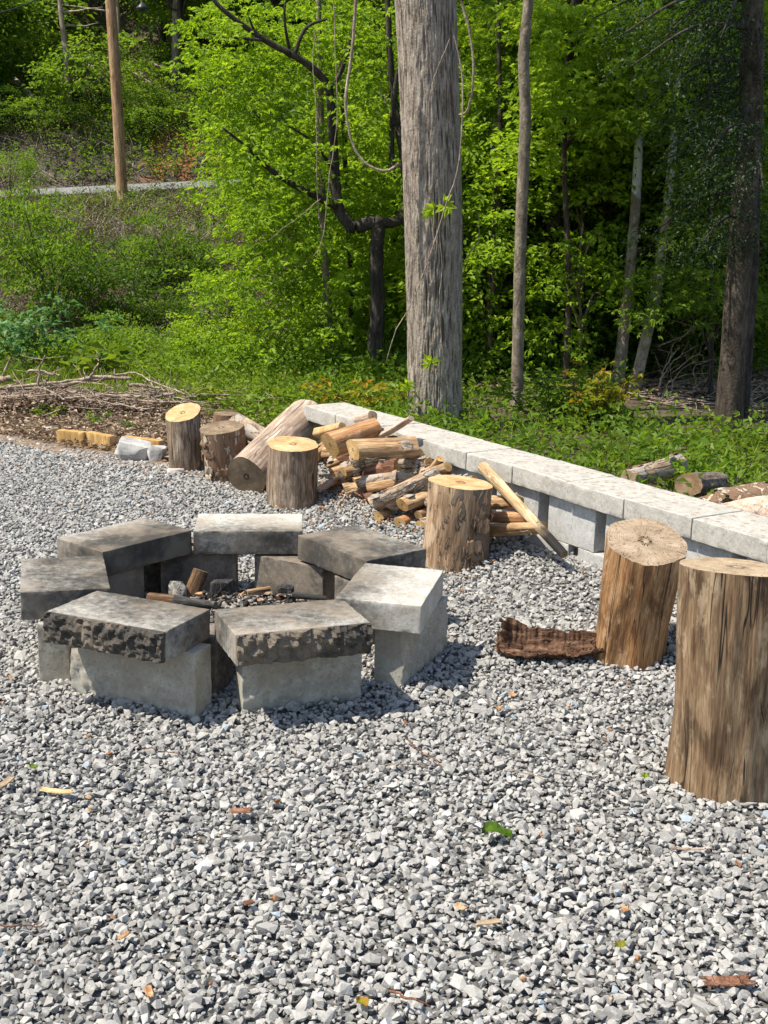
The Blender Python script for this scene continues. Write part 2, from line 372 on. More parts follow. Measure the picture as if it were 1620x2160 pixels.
# ------------------------------------------------------------------ setting: ground, gravel, mulch, road
R0 = np.random.default_rng(7)
def sheet(name, xs, ys, z, mat, mask=None):
    X, Y = np.meshgrid(xs, ys); Z = z(X, Y)
    f = gridfaces(len(xs), len(ys))
    if mask is not None:
        mk = mask(X, Y).ravel(); f = f[mk[f].all(1)]
    return tag(link(name, npmesh(name, np.stack([X.ravel(), Y.ravel(), Z.ravel()], 1), [f], True), mat), kind='structure')
xs = np.concatenate([np.linspace(-120, -16, 20), np.linspace(-15, 15, 150), np.linspace(16, 120, 20)])
ys = np.concatenate([np.linspace(-30, 7, 12), np.linspace(8, 24.9, 100), np.linspace(25, 34, 50), np.linspace(34.5, 60, 50), np.linspace(64, 220, 20)])
sheet('ground', xs, ys, lambda x, y: T(x, y)-.012, SOIL)
WA = np.array([.15, 5.77]); WD = np.array([.534, -.8455]); WN = np.array([.8455, .534])    # front top edge of the wall
def wall_side(x, y): return (x-WA[0])*WN[0]+(y-WA[1])*WN[1]
def gravel_edge(x):
    return np.interp(x, [-9, -3.2, -2.44, -1.31, -.85, -.45, 0, .3], [9.3, 8.05, 7.72, 6.98, 6.86, 6.75, 6.35, 6.0])
def berm(x, y): return .085*smooth(-.42, .0, wall_side(x, y))*smooth(3.2, 4.4, y)
def in_gravel(x, y): return (y < gravel_edge(x)+(fbm(x*4, y*4, 2)-.5)*.12) & (wall_side(x, y) < .12)
gx = np.linspace(-9, 6, 151); gy = np.linspace(-4, 9, 131)
sheet('gravel_bed', gx, gy, lambda x, y: berm(x, y)-.006, DUST, in_gravel)
def in_mulch(x, y):
    e = gravel_edge(x)
    return (y > e-.25) & (y < 9.25+(fbm(x*1.5, y*0+3, 4)-.5)*.7) & (x < -.55)
def in_mulch2(x, y): return (y > gravel_edge(x)-.25) & (y < 9.3) & (x < -.45)
sheet('mulch_ground', np.linspace(-7, -.4, 67), np.linspace(6.4, 9.3, 40), lambda x, y: x*0+(fbm(x*3, y*3, 6))*.02, MULCH, in_mulch2)
# road on the far bank
rx = np.linspace(-60, 60, 121); ry = np.linspace(25.05, 27.9, 6)
sheet('road', rx, ry, lambda x, y: T(x, y)+.03, ASPHALT)

# crushed stone
def hull_templates(n, rng, npts=13, flat=(.55, .9)):
    out = []
    for i in range(n):
        p = rng.normal(0, 1, (npts, 3)); p /= np.linalg.norm(p, axis=1)[:, None]
        p *= rng.uniform(.8, 1.1, (npts, 1)); p *= np.array([1, rng.uniform(.6, .95), rng.uniform(*flat)])
        bm = bmesh.new(); vs = [bm.verts.new(q) for q in p]
        r = bmesh.ops.convex_hull(bm, input=vs)
        bmesh.ops.delete(bm, geom=[v for v in bm.verts if not v.link_faces], context='VERTS')
        bm.verts.index_update()
        V = np.array([v.co[:] for v in bm.verts]); Fc = np.array([[v.index for v in f.verts] for f in bm.faces])
        bm.free(); out.append((V, Fc))
    return out
def rotmats(rng, n):
    q = rng.normal(0, 1, (n, 4)); q /= np.linalg.norm(q, axis=1)[:, None]
    a, b, c, d = q.T
    return np.stack([np.stack([1-2*(c*c+d*d), 2*(b*c-a*d), 2*(b*d+a*c)], 1), np.stack([2*(b*c+a*d), 1-2*(b*b+d*d), 2*(c*d-a*b)], 1), np.stack([2*(b*d-a*c), 2*(c*d+a*b), 1-2*(b*b+c*c)], 1)], 1)
def scatter_hulls(name, P, size, mat, rng, tpl, tint, kind='stuff', tiltonly=False):
    V = []; Fs = []; Tn = []; n0 = 0
    which = rng.integers(0, len(tpl), len(P)); Rm = rotmats(rng, len(P))
    for k, (tv, tf) in enumerate(tpl):
        i = np.where(which == k)[0]
        if not len(i): continue
        L = np.einsum('nij,vj->nvi', Rm[i], tv)*size[i][:, None, None]*np.array([1, 1, .8])+P[i][:, None]
        V.append(L.reshape(-1, 3)); Fs.append((tf[None]+(np.arange(len(i))*len(tv))[:, None, None]+n0).reshape(-1, 3))
        Tn.append(np.repeat(tint[i], len(tf))); n0 += len(i)*len(tv)
    return link(name, npmesh(name, np.concatenate(V), [np.concatenate(Fs)], False, {'tint': np.concatenate(Tn)}), mat)
TPL = hull_templates(28, R0)
def jgrid(x0, x1, y0, y1, sp, rng):
    X, Y = np.meshgrid(np.arange(x0, x1, sp), np.arange(y0, y1, sp)); X = X.ravel(); Y = Y.ravel()
    return X+rng.uniform(-.6, .6, len(X))*sp, Y+rng.uniform(-.6, .6, len(Y))*sp
X, Y = jgrid(-3.6, 2.6, 1.55, 8.6, .0150, R0)
k = in_gravel(X, Y) & (np.abs(X) < .36*Y+.35) ; X = X[k]; Y = Y[k]
sz = np.clip(R0.lognormal(math.log(.0104), .36, len(X)), .0045, .030)
Z = berm(X, Y)+R0.uniform(-.003, .010, len(X))+(fbm(X*3, Y*3, 11)-.5)*.018
tint = np.clip(R0.beta(2.5, 2.9, len(X))+(fbm(X*1.1, Y*1.1, 8)-.5)*.2, 0, .985); tint[R0.random(len(X)) < .008] = 1.0
tag(scatter_hulls('gravel', np.stack([X, Y, Z], 1), sz, STONE, R0, TPL, tint), 'grey and white crushed limestone gravel covering the clearing', 'gravel', kind='stuff')

# ------------------------------------------------------------------ blocks
def edgegrid(n, size, rnd):
    e = .5-rnd/size
    return np.concatenate([[-.5, -(.5+e)/2], np.linspace(-e, e, n+1), [(.5+e)/2, .5]])
def rough_box(sx, sy, sz, res=.011, rnd=.0028, amp=.0007, split=None, samp=.012, seed=0, flatz=False):
    """box centred on xy, z from 0; split: list of (axis, sign) faces broken rough"""
    n = [max(2, int(round(s/res))) for s in (sx, sy, sz)]
    V = []; Q = []; off = 0
    ax = [(0, 1, 2), (1, 2, 0), (2, 0, 1)]
    for a, b, c in ax:
        for sg in (-1, 1):
            u = edgegrid(n[a], (sx, sy, sz)[a], rnd); v = edgegrid(n[b], (sx, sy, sz)[b], rnd)
            U, W = np.meshgrid(u, v); nu_, nv_ = len(u), len(v); P = np.zeros((U.size, 3)); P[:, a] = U.ravel(); P[:, b] = W.ravel(); P[:, c] = sg*.5
            f = gridfaces(nu_, nv_)
            if sg < 0: f = f[:, ::-1]
            V.append(P); Q.append(f+off); off += len(P)
    V = np.concatenate(V)*np.array([sx, sy, sz])
    h = np.array([sx, sy, sz])/2-rnd; inner = np.clip(V, -h, h); d = V-inner; L = np.linalg.norm(d, axis=1)[:, None]+1e-9
    V = inner+d/L*np.minimum(L, rnd)
    out = V.copy()
    so = seed*7.31
    for i, p in enumerate(V):
        q = Vector(p)*1.0
        nn = noise.fractal(q*42+Vector((so, 0, 0)), .9, 2.0, 3)
        e = d[i]/L[i]
        edge = np.sum(np.abs(e) > .3) > 1
        out[i] = V[i]+e*nn*amp*(2.6 if edge else .5)
        if split:
            for a, sg in split:
                dist = sz if a == 2 else (sx if a == 0 else sy)
                t = (sg*V[i][a]-(dist/2-.03))/.03
                if t > 0:
                    g = noise.fractal(q*38+Vector((so, 3, 0)), .75, 2.1, 6)
                    out[i][a] += sg*(samp*(g*1.6-.2)-samp*.9*(abs(V[i][2])/(sz/2))**3)*t
    out[:, 2] += sz/2
    me = npmesh('block', out, [np.concatenate(Q)], True)
    bm = bmesh.new(); bm.from_mesh(me); bmesh.ops.remove_doubles(bm, verts=bm.verts, dist=1e-5); bm.to_mesh(me); bm.free()
    for p in me.polygons: p.use_smooth = True
    return me
pitgroup = 'concrete cap blocks lying on the fire ring'
PC = Vector((-.50, 3.99, 0))
caps = [  # x, y, yaw, z, tiltx, tilty, material, split, label
 (-.262, 3.432, 201.6, .194, .6, -.8, 1, 1, 'sooty cap block with rough broken dark front, nearest right of the ring'),
 (-.750, 3.446, 158.0, .197, 1.6, -.5, 1, 1, 'cracked cap block with rough broken front, nearest left of the fire ring'),
 (.028, 3.784, 257.9, .196, -.8, 0, 0, 0, 'pale clean-edged cap block on the right side of the fire ring'),
 (-.510, 4.535, 4.2, .198, 0, 0, 2, 0, 'pale scorched cap block at the very back of the fire ring'),
 (-1.035, 3.835, 105.8, .193, .6, .8, 3, 0, 'cap block with black left-corner soot at the left of the fire ring'),
 (-.080, 4.275, 309.6, .1995, 0, .5, 4, 0, 'soot-mottled cap block at the back right of the fire ring'),
 (-.940, 4.335, 49.8, .1955, 0, -.6, 5, 0, 'long brown-black cap block at the back left of the fire ring'),
]
for i, (x, y, yaw, z, tx, ty, mi, sp, lab) in enumerate(caps):
    me = rough_box(.402, .270, .090, res=.0065 if sp else .011, split=[(1, 1)] if sp else None, samp=.009, seed=i+1)
    if sp:
        for p in me.polygons: p.use_smooth = False
    o = link('cap_block', me, SOOT[mi], loc=(x, y, z))
    o.rotation_euler = (math.radians(tx), math.radians(ty), math.radians(yaw))
    tag(o, lab, 'concrete block', pitgroup)
def foot(p, q, th, zt, lab, z0=-.02, mat=SOOT_FOOT, h=None, split=True, seed=0):
    p = Vector(p[:2]); q = Vector(q[:2]); d = q-p; L = d.length; n = Vector((-d.y, d.x)).normalized()*abs(th)
    if th < 0: n = -n
    c = (p+q)/2+n/2
    me = rough_box(L, abs(th), zt-z0, split=[(1, -1)] if split else None, samp=.006, seed=seed+20)
    o = link('footing_block', me, mat, loc=(c.x, c.y, z0)); o.rotation_euler = (0, 0, math.atan2(d.y, d.x)+(math.pi if th < 0 else 0))
    return tag(o, lab, 'concrete block', 'concrete blocks standing on edge under the fire ring')
foot(gnd(151, 1462), gnd(412, 1513), .095, .194, 'upright grey block under the cracked near-left cap', seed=1)
foot(gnd(512, 1503), gnd(762, 1476), .095, .1905, 'upright grey block under the near-right cap', seed=2)
foot((.07, 3.60), (.225, 3.955), .1, .191, 'upright block with sunlit end under the pale right cap', seed=3)
foot((-1.06, 3.595), (-.965, 3.60), .36, .19, 'upright block under the left-hand cap, end face showing', split=False, seed=4)
foot((-.83, 4.42), (-.55, 4.43), .1, .193, 'dark upright block left of the see-through gap at the back', split=False, mat=SOOT_IN, seed=5)
foot((-.48, 4.42), (-.215, 4.27), .1, .1915, 'brown upright block right of the see-through gap at the back', split=False, mat=SOOT_IN, seed=6)
foot((-1.03, 4.02), (-.86, 4.26), .1, .19, 'black upright block inside the back left of the ring', split=False, mat=SOOT_IN, seed=7)
foot((-1.0, 4.42), (-.72, 4.60), .1, .188, 'added dark block closing the shaded gap behind the black one, back left', split=False, mat=SOOT_IN, seed=10)  # added block, dark in colour so the gap here reads as shade
foot((-.17, 4.17), (-.03, 3.98), .1, .192, 'upright block in shadow between the right-hand caps', split=False, mat=SOOT_IN, seed=8)
foot((-.50, 3.50), (-.455, 3.60), .09, .19, 'smoked upright block seen in the front gap of the ring', split=False, mat=SOOT_IN, seed=9)

# ashes and burnt wood
u = np.linspace(0, 2*np.pi, 73)[:-1]; r_ = np.linspace(0, .46, 30)
AX, AR = np.meshgrid(u, r_)
ax_ = PC.x+AR*np.cos(AX); ay_ = PC.y+AR*np.sin(AX)*1.0
az_ = (.125*(1-(AR/.46)**2)+.05*(fbm(ax_*14, ay_*14, 3)-.45)*(1-(AR/.46)**4))
tag(link('ash', npmesh('ash', np.stack([ax_.ravel(), ay_.ravel(), az_.ravel()-.008], 1), [gridfaces(72, 30, True)], False), ASHM), 'bed of grey and black ash inside the ring of blocks', 'ash', kind='stuff')
rng = np.random.default_rng(3)
n = 1700; a = rng.random(n)*6.28; rr = np.sqrt(rng.random(n))*.40
P = np.stack([PC.x+rr*np.cos(a), PC.y+rr*np.sin(a), .128*(1-(rr/.46)**2)+rng.uniform(-.01, .02, n)], 1)
cm = M('cinders'); cm.col(cm.ramp(cm.n('Attribute', attribute_name='tint').outputs['Fac'], [(0, (.012, .011, .01)), (.55, (.05, .045, .04)), (.86, (.3, .27, .23)), (.985, (.4, .22, .10))]))
tag(scatter_hulls('cinders', P, rng.uniform(.005, .018, n), cm.m, rng, TPL, rng.random(n)), 'loose black and pale cinders strewn over the ash', 'cinders', kind='stuff')
def hullobj(name, loc, size, mat, seed, npts=26, rot=(0, 0, 0)):
    r = np.random.default_rng(seed); p = r.normal(0, 1, (npts, 3)); p /= np.linalg.norm(p, axis=1)[:, None]
    p = np.sign(p)*np.abs(p)**.6; p *= r.uniform(.85, 1, (npts, 1))
    p = p*np.array(size)
    bm = bmesh.new(); vs = [bm.verts.new(q) for q in p]; bmesh.ops.convex_hull(bm, input=vs)
    bmesh.ops.delete(bm, geom=[v for v in bm.verts if not v.link_faces], context='VERTS')
    bmesh.ops.subdivide_edges(bm, edges=bm.edges, cuts=2, use_grid_fill=True)
    bmesh.ops.triangulate(bm, faces=bm.faces)
    s0 = min(size)
    for v in bm.verts:
        v.co += v.co.normalized()*noise.fractal(v.co*(.6/s0)+Vector((seed, 0, 0)), .8, 2, 3)*s0*.12
    me = bpy.data.meshes.new(name); bm.to_mesh(me); bm.free()
    o = link(name, me, mat, loc=loc); o.rotation_euler = rot
    return o
tag(hullobj('burnt_rock', at(476, 1240, 4.16), (.062, .04, .036), W_CHAR, 5), 'blocky black charred lump at the back of the ash', 'charcoal')
tag(hullobj('charcoal_lump', at(602, 1244, 4.12), (.034, .025, .018), W_CHAR, 6), 'small round black charcoal lump right of the ash heap', 'charcoal')
tag(hullobj('burnt_rock', at(372, 1248, 4.2), (.04, .03, .04), ASHM, 16), 'ashy grey lump beside the leaning burnt board', 'charcoal')

# ------------------------------------------------------------------ logs
def orient(o, p0, p1):
    d = Vector(p1)-Vector(p0); z = d.normalized(); x = Vector((1, 0, 0)) if abs(z.x) < .8 else Vector((0, -1, 0))
    x = (x-z*x.dot(z)).normalized(); y = z.cross(x)
    o.location = p0; o.rotation_euler = Matrix((x, y, z)).transposed().to_euler(); return d.length
def log_mesh(L, r0, r1, seed, ns=48, nz=None, oval=1.0, ridge=.03, lump=.06, tilt0=(0, 0), tilt1=(0, 0), bend=0, flare=0, square=0.0):
    nz = nz or max(8, int(L/.014)); rng = np.random.default_rng(seed)
    z = np.linspace(0, 1, nz); th = np.arange(ns)/ns*2*np.pi
    V = np.zeros((nz, ns, 3)); so = seed*3.77
    for i, t in enumerate(z):
        r = r0+(r1-r0)*t+flare*math.exp(-t*7)
        for j, a in enumerate(th):
            ca, sa = math.cos(a), math.sin(a)
            k = 1+lump*noise.noise(Vector((ca*1.1+so, sa*1.1, t*L*3)))*2+ridge*noise.fractal(Vector((ca*4.5+so, sa*4.5, t*L*2.2)), .7, 2, 3)
            if square: k *= 1/max(abs(ca), abs(sa))**square*(.88)
            x = r*k*ca; y = r*k*sa*oval
            zz = t*L
            w0 = (1-t); w1 = t
            zz += (x*tilt0[0]+y*tilt0[1])*w0+(x*tilt1[0]+y*tilt1[1])*w1
            V[i, j] = (x+bend*math.sin(t*math.pi)*r0, y, zz)
    return V, ns, nz
def make_log(name, p0, p1, r0, r1, mat, cut0, cut1, seed, flakes=0, flakemat=None, endname='cut_end', **kw):
    L = (Vector(p1)-Vector(p0)).length
    V, ns, nz = log_mesh(L, r0, r1, seed, **kw)
    me = npmesh(name, V.reshape(-1, 3), [gridfaces(ns, nz, True)], True)
    o = link(name, me, mat); orient(o, p0, p1)
    for e, cm_ in ((0, cut0), (nz-1, cut1)):
        if cm_ is None: continue
        ring = V[e]; c = ring.mean(0); P = [c[None]]; m = 7
        for k in range(1, m+1):
            q = c+(ring-c)*(k/m); 
            P.append(q)
        P = np.concatenate(P); f = []
        tri = np.stack([np.zeros(ns, int), 1+np.arange(ns), 1+(np.arange(ns)+1) % ns], 1)
        quads = gridfaces(ns, m, True)+1
        if e == 0: tri = tri[:, ::-1]; quads = quads[:, ::-1]
        link(endname, npmesh('cut', P, [quads, tri], True), cm_, parent=o)
    if flakes:
        rg = np.random.default_rng(seed+99); FV = []; FQ = []; nn = 0
        for q in range(flakes):
            j0 = rg.integers(0, ns); w_ = rg.integers(2, 6); i0 = rg.integers(0, nz-4); h_ = min(nz-1-i0, rg.integers(3, max(4, nz//4)))
            lift = rg.uniform(.002, .007); curl = rg.uniform(.004, .016)
            idx = []
            for a in range(h_+1):
                for b in range(w_+1):
                    p = V[i0+a, (j0+b) % ns]; nrm = np.array([p[0], p[1], 0]); nrm /= np.linalg.norm(nrm)+1e-9
                    e_ = abs(b/w_-.5)*2
                    p2 = p+nrm*(lift+curl*e_**3*(.4+.6*(a % 3)/2)) + np.array([0, 0, rg.uniform(-.003, .003)])
                    if a in (0, h_) and b % 2: p2 = p2+np.array([0, 0, (-.012 if a == h_ else .012)])
                    FV.append(p2)
            fo = link('bark_flake', npmesh('flake', np.array(FV), [gridfaces(w_+1, h_+1)], True), flakemat or W_CURL, parent=o); FV = []
            sm = fo.modifiers.new('s', 'SOLIDIFY'); sm.thickness = .002
    return o
FG = 'firewood stacked loosely against the wall'
def plog(name, a, b, r, mat, c0, c1, seed, lab, cat='log', group=None, r1=None, **kw):
    """a=(px,py,distance), b likewise; r in pixels at a"""
    if group == FG:
        a, b = [(q[0], q[1], min(q[2], 6.007/(1+1.583*(q[0]-810)/2600)-.09)) for q in (a, b)]
    p0 = at(*a); p1 = at(*b); rr = r*a[2]/F; rq = (r1 if r1 else r*.95)*b[2]/F
    o = make_log(name, p0, p1, rr, rq, mat, c0, c1, seed, **kw)
    return tag(o, lab, cat, group)
# seats: upright cut stumps
def stump(px_l, px_r, py_b, py_t, r_top, lean, mat, cut, seed, lab, top_tilt, **kw):
    f = gnd((px_l+px_r)/2, py_b); k = F/(f.y*math.cos(PITCH)+EYE*math.sin(PITCH)); r = (px_r-px_l)/2/k
    base = Vector((f.x, f.y+r*.9, -.012)); top = Vector((f.x+lean[0], f.y+r*.9+lean[1], py_t))
    o = make_log('cut_stump', base, top, r, r*r_top, mat, None, cut, seed, tilt1=top_tilt, endname='cut_top', **kw)
    return tag(o, lab, 'tree stump', 'upright log sections set out as seats')
stump(350, 424, 996, .325, 1.0, (-.012, 0), W_GREY, C_FRESH, 11, 'upright log section with bright yellow cut, leftmost beside the grey rocks', (.12, .38), ns=64)
stump(560, 668, 1076, .312, .97, (.0, 0), W_GREY, C_FRESH, 12, 'upright log section with tan cut, standing in front of the leaning pale log', (-.02, .13), ns=64, ridge=.04)
stump(889, 1030, 1210, .358, .97, (.02, 0), W_GS, C_FRESH, 13, 'upright half-barked log section beside the right back of the fire ring', (-.03, .0), ns=72, flare=.006, flakes=14, flakemat=W_GS)
stump(1256, 1416, 1410, .405, 1.04, (.035, 0), W_WARM, C_OLD, 14, 'leaning brown log seat with grey radially cracked top', (.02, .36), ns=80, ridge=.045, lump=.07)
stump(1438, 1668, 1694, .588, 1.0, (-.012, 0), W_BIG, C_PALE, 15, 'tallest upright log seat, cut off by the right edge', (-.06, -.12), ns=110, ridge=.05, lump=.07)
o = stump(428, 520, 1018, .285, 1.03, (-.03, -.01), W_CURL, C_DARK, 16, 'short stump with papery bark peeling off, behind the big leaning log', (.0, .1), ns=64, flakes=26)

p0 = at(520, 1006, 6.28); p1 = at(650, 884, 6.9)
tag(make_log('large_log', p0, p1, (.112), .124, W_LOG, C_DARK, C_PALE, 31, ns=72, lump=.04, ridge=.02, tilt0=(0, 0)), 'big pale barkless log leaning back on the stumps', 'log')
plog('bark_slab', (498, 892, 6.95), (560, 925, 6.75), 20, W_BARK, C_DARK, C_DARK, 32, 'dark barked chunk lying between the peeling stump and the big log', 'log')
plog('log_chunk', (478, 905, 7.05), (478, 872, 7.05), 30, W_CURL, C_DARK, C_DARK, 33, 'low barked chunk standing behind the peeling stump', 'log', flakes=8)
LOGS = [
 ((696, 938, 5.86), (796, 902, 6.4), 25, 'orange', 'fat orange-brown log with round yellow end on top of the pile', 19),
 ((744, 949, 5.60), (876, 944, 6.0), 25, 'fire', 'thick peeled log lying level on the pile, end against the wall', 25),
 ((803, 920, 6.05), (868, 882, 6.2), 9, 'pale', 'pale stick of firewood poking up over the wall top', 7),
 ((783, 978, 5.98), (905, 976, 5.95), 12, 'bark', 'knobbly narrow log just below the thick peeled log', 10),
 ((724, 995, 6.0), (776, 985, 6.1), 11, 'fire', 'short round billet with pale end, left middle of the pile', 10),
 ((704, 978, 6.25), (742, 962, 6.4), 16, 'fire', 'stubby log with dull end below the orange log', 15),
 ((781, 995, 5.96), (822, 992, 6.1), 8, 'fire', 'small round-ended stick left of its twin under the knobbly log', 7),
 ((799, 996, 5.95), (842, 990, 6.1), 7, 'fire', 'small round-ended stick right of its twin under the knobbly log', 6),
 ((768, 1016, 5.90), (912, 990, 5.90), 13, 'bark', 'shaggy-barked pole upper of the two running right in mid pile', 10),
 ((778, 1028, 5.83), (874, 1012, 5.86), 12, 'fire', 'peeling pole with orange end in the middle of the pile', 11),
 ((786, 1064, 5.62), (928, 990, 5.88), 15, 'bark', 'long shaggy pole slanting down to the lower left of the pile', 10),
 ((824, 1064, 5.60), (936, 1002, 5.80), 16, 'bark', 'bent split pole beside the long slanting shaggy one', 12),
 ((848, 1065, 5.50), (915, 1040, 5.62), 20, 'fire', 'stout billet with dark ringed end at the pile front', 18),
 ((798, 1089, 5.58), (838, 1078, 5.7), 10, 'fire', 'small log end sticking out lowest left of the pile front', 8),
 ((842, 1102, 5.48), (880, 1088, 5.6), 13, 'orange', 'round log end with orange face on the gravel', 12),
 ((882, 1087, 5.47), (915, 1074, 5.55), 9, 'fire', 'thin billet above the lowest right log end', 8),
 ((888, 1110, 5.42), (935, 1098, 5.5), 14, 'bark', 'bark-covered log end touching the half-barked stump', 13),
 ((748, 1018, 5.98), (790, 1008, 6.05), 16, 'fire', 'pale squared chunk at the left of mid pile', 15),
 ((757, 888, 6.45), (786, 879, 6.6), 11, 'pale', 'pinkish log butt resting on the wall behind the orange log', 10),
 ((672, 913, 6.5), (722, 899, 6.6), 13, 'fresh', 'freshly split pale piece between big log and orange log', 9),
 ((663, 962, 6.3), (690, 940, 6.4), 13, 'fire', 'rounded billet wedged beside the tan-topped stump', 12),
 ((925, 1014, 5.65), (1000, 1010, 5.65), 9, 'bark', 'rough stick lying behind the half-barked stump', 8),
 ((672, 1004, 6.1), (704, 1000, 6.1), 3.5, 'fresh', 'thin white stick sticking out left of the pile', 3),
 ((672, 1033, 6.0), (712, 1008, 6.1), 7, 'pale', 'grey stick slanting down at the far left of the pile', 7),
 ((1030, 1060, 5.2), (1092, 1060, 5.02), 15, 'fire', 'top split log of three stacked right of the half-barked stump', 14),
 ((1020, 1090, 5.15), (1112, 1090, 4.92), 12, 'orange', 'middle thin log of three stacked right of the half-barked stump', 11),
 ((1010, 1120, 5.1), (1142, 1112, 4.83), 19, 'fire', 'bottom and longest log of three stacked right of the half-barked stump', 17),
 ((716, 1048, 6.05), (770, 1040, 6.1), 17, 'dark', 'shadowed reddish chunk low at the pile left', 15),
 ((735, 1062, 5.95), (752, 1046, 6.1), 13, 'dark', 'grey block-ended offcut at the foot of the pile', 13),
 ((700, 1040, 6.15), (712, 1010, 6.2), 12, 'dark', 'upright shadowed offcut at the back left foot of the pile', 11),
 ((758, 1048, 5.9), (800, 1010, 6.0), 14, 'dark', 'dark wedge leaning inside the pile', 12),
]
MATS = dict(orange=(W_ORANGE, C_FIRE), fire=(W_FIRE, C_FIRE), pale=(W_PALE, C_PALE), bark=(W_BARK, C_FIRE), fresh=(C_FRESH, C_FRESH), dark=(W_REDBARK, C_ROT))
LOGS += [((700, 1002, 6.1), (768, 978, 6.2), 17, 'fire', 'thick round billet left of centre behind the small ends', 15), ((746, 982, 6.05), (800, 975, 6.1), 14, 'bark', 'barked billet directly under the thick peeled log, left part', 12),
 ((728, 1036, 6.0), (790, 1022, 6.0), 15, 'fire', 'tan billet low in the pile, left of the long shaggy pole', 14), ((830, 1036, 5.75), (900, 1015, 5.8), 15, 'fire', 'tan billet crossing behind the stout front billet', 13),
 ((872, 1048, 5.6), (930, 1028, 5.65), 14, 'bark', 'shaggy piece beside the stout front billet', 12), ((686, 1040, 6.15), (738, 1028, 6.15), 14, 'bark', 'barked stub at the lower left beside the tan-topped stump', 12),
 ((880, 1030, 5.65), (930, 968, 5.8), 11, 'fire', 'upturned peeled stick at the right end near the wall', 9),((690, 955, 6.3), (742, 950, 6.3), 15, 'fire', 'split quarter lying under the left of the orange log', 13), ((742, 972, 6.05), (786, 968, 6.1), 13, 'bark', 'barked offcut beneath the left end of the thick peeled log', 12),
 ((716, 1012, 6.1), (760, 1000, 6.1), 13, 'bark', 'barked short piece just above the dark chunk at pile left', 11), ((800, 1048, 5.75), (860, 1022, 5.8), 14, 'fire', 'peeled piece filling the middle of the pile', 12),
 ((690, 1022, 6.1), (722, 1014, 6.1), 12, 'dark', 'dark stub at the left side of the pile', 10), ((770, 1052, 5.85), (812, 1040, 5.85), 12, 'dark', 'dark stub under the pole with orange end', 10),
 ((860, 1010, 5.7), (945, 985, 5.75), 13, 'fire', 'peeled pole at the upper right of the pile near the wall', 11), ((822, 962, 6.0), (884, 958, 6.0), 11, 'bark', 'thin barked pole tucked under the thick peeled log', 10),
 ((905, 1060, 5.5), (960, 1040, 5.5), 13, 'bark', 'barked piece running behind the half-barked stump top', 12), ((808, 1010, 5.9), (905, 1003, 5.8), 9, 'pale', 'slim pale pole between the two shaggy ones', 8)]
for i, (a, b, r, mk, lab, r1) in enumerate(LOGS):
    mt, ct = MATS[mk]
    big = r > 9
    plog('firewood_log', a, b, r*1.12, mt, ct, ct, 40+i, lab, 'firewood', FG, r1=r1*1.15, ns=28 if big else 14, ridge=.07 if mk != 'orange' else .02, lump=.12, bend=.5 if mk == 'bark' else .1,
         flakes=(9 if mk == 'bark' else (4 if mk == 'fire' and big else 0)), flakemat=W_BARK, square=.3 if mk in ('dark', 'fresh') or i % 3 == 2 else 0, oval=[1, .8, .7, 1, .85][i % 5], tilt0=(.2, .15))
# hidden support inside the heap: real logs showing as the dark gaps
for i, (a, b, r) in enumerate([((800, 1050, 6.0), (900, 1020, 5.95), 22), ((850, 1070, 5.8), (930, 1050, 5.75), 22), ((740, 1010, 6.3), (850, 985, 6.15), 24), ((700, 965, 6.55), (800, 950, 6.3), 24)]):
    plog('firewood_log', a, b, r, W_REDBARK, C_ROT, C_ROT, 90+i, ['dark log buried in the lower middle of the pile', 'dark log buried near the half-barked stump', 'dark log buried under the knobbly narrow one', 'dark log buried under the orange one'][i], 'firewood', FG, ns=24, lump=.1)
# leaning post, burnt at its foot
o = tag(make_log('leaning_post', at(1190, 1170, 4.66), at(1018, 984, 5.22), .019, .027, W_POST, C_CHAR if False else C_DARK, C_PALE, 120, ns=20, square=.35, ridge=.06, lump=.05), 'split wooden post with charred foot leaning on the wall', 'post')
# burnt wood in the ring
tag(make_log('burnt_board', at(400, 1272, 4.22), at(424, 1203, 4.25), .038, .030, W_EMBER, C_DARK, C_DARK, 121, ns=16, square=.5, oval=.5), 'burnt square board standing in the ashes at the back left', 'burnt wood')
tag(make_log('burnt_stick', at(522, 1250, 4.08), at(570, 1241, 4.1), .012, .009, W_FIRE, C_FIRE, C_FIRE, 122, ns=12, square=.3), 'small orange unburnt splinter on top of the ash heap', 'burnt wood')
tag(make_log('burnt_stick', at(315, 1262, 4.05), at(372, 1266, 4.0), .022, .018, W_EMBER, C_DARK, C_DARK, 123, ns=14, square=.4), 'brown board end lying behind the cracked near-left cap', 'burnt wood')
tag(make_log('burnt_stick', at(370, 1268, 3.98), at(455, 1276, 3.9), .02, .012, W_CHAR, C_DARK, C_DARK, 124, ns=14), 'black charred stick lying along the front of the ashes', 'burnt wood')
tag(make_log('burnt_stick', at(620, 1256, 4.05), at(690, 1262, 3.98), .012, .008, W_CHAR, C_DARK, C_DARK, 125, ns=12), 'thin black stick at the right of the ashes', 'burnt wood')
tag(make_log('burnt_stick', at(466, 1390, 3.62), at(460, 1346, 3.64), .013, .008, W_ORANGE, C_FIRE, C_FIRE, 126, ns=10, oval=.3), 'orange wood splinter standing in the front gap of the ring', 'burnt wood')

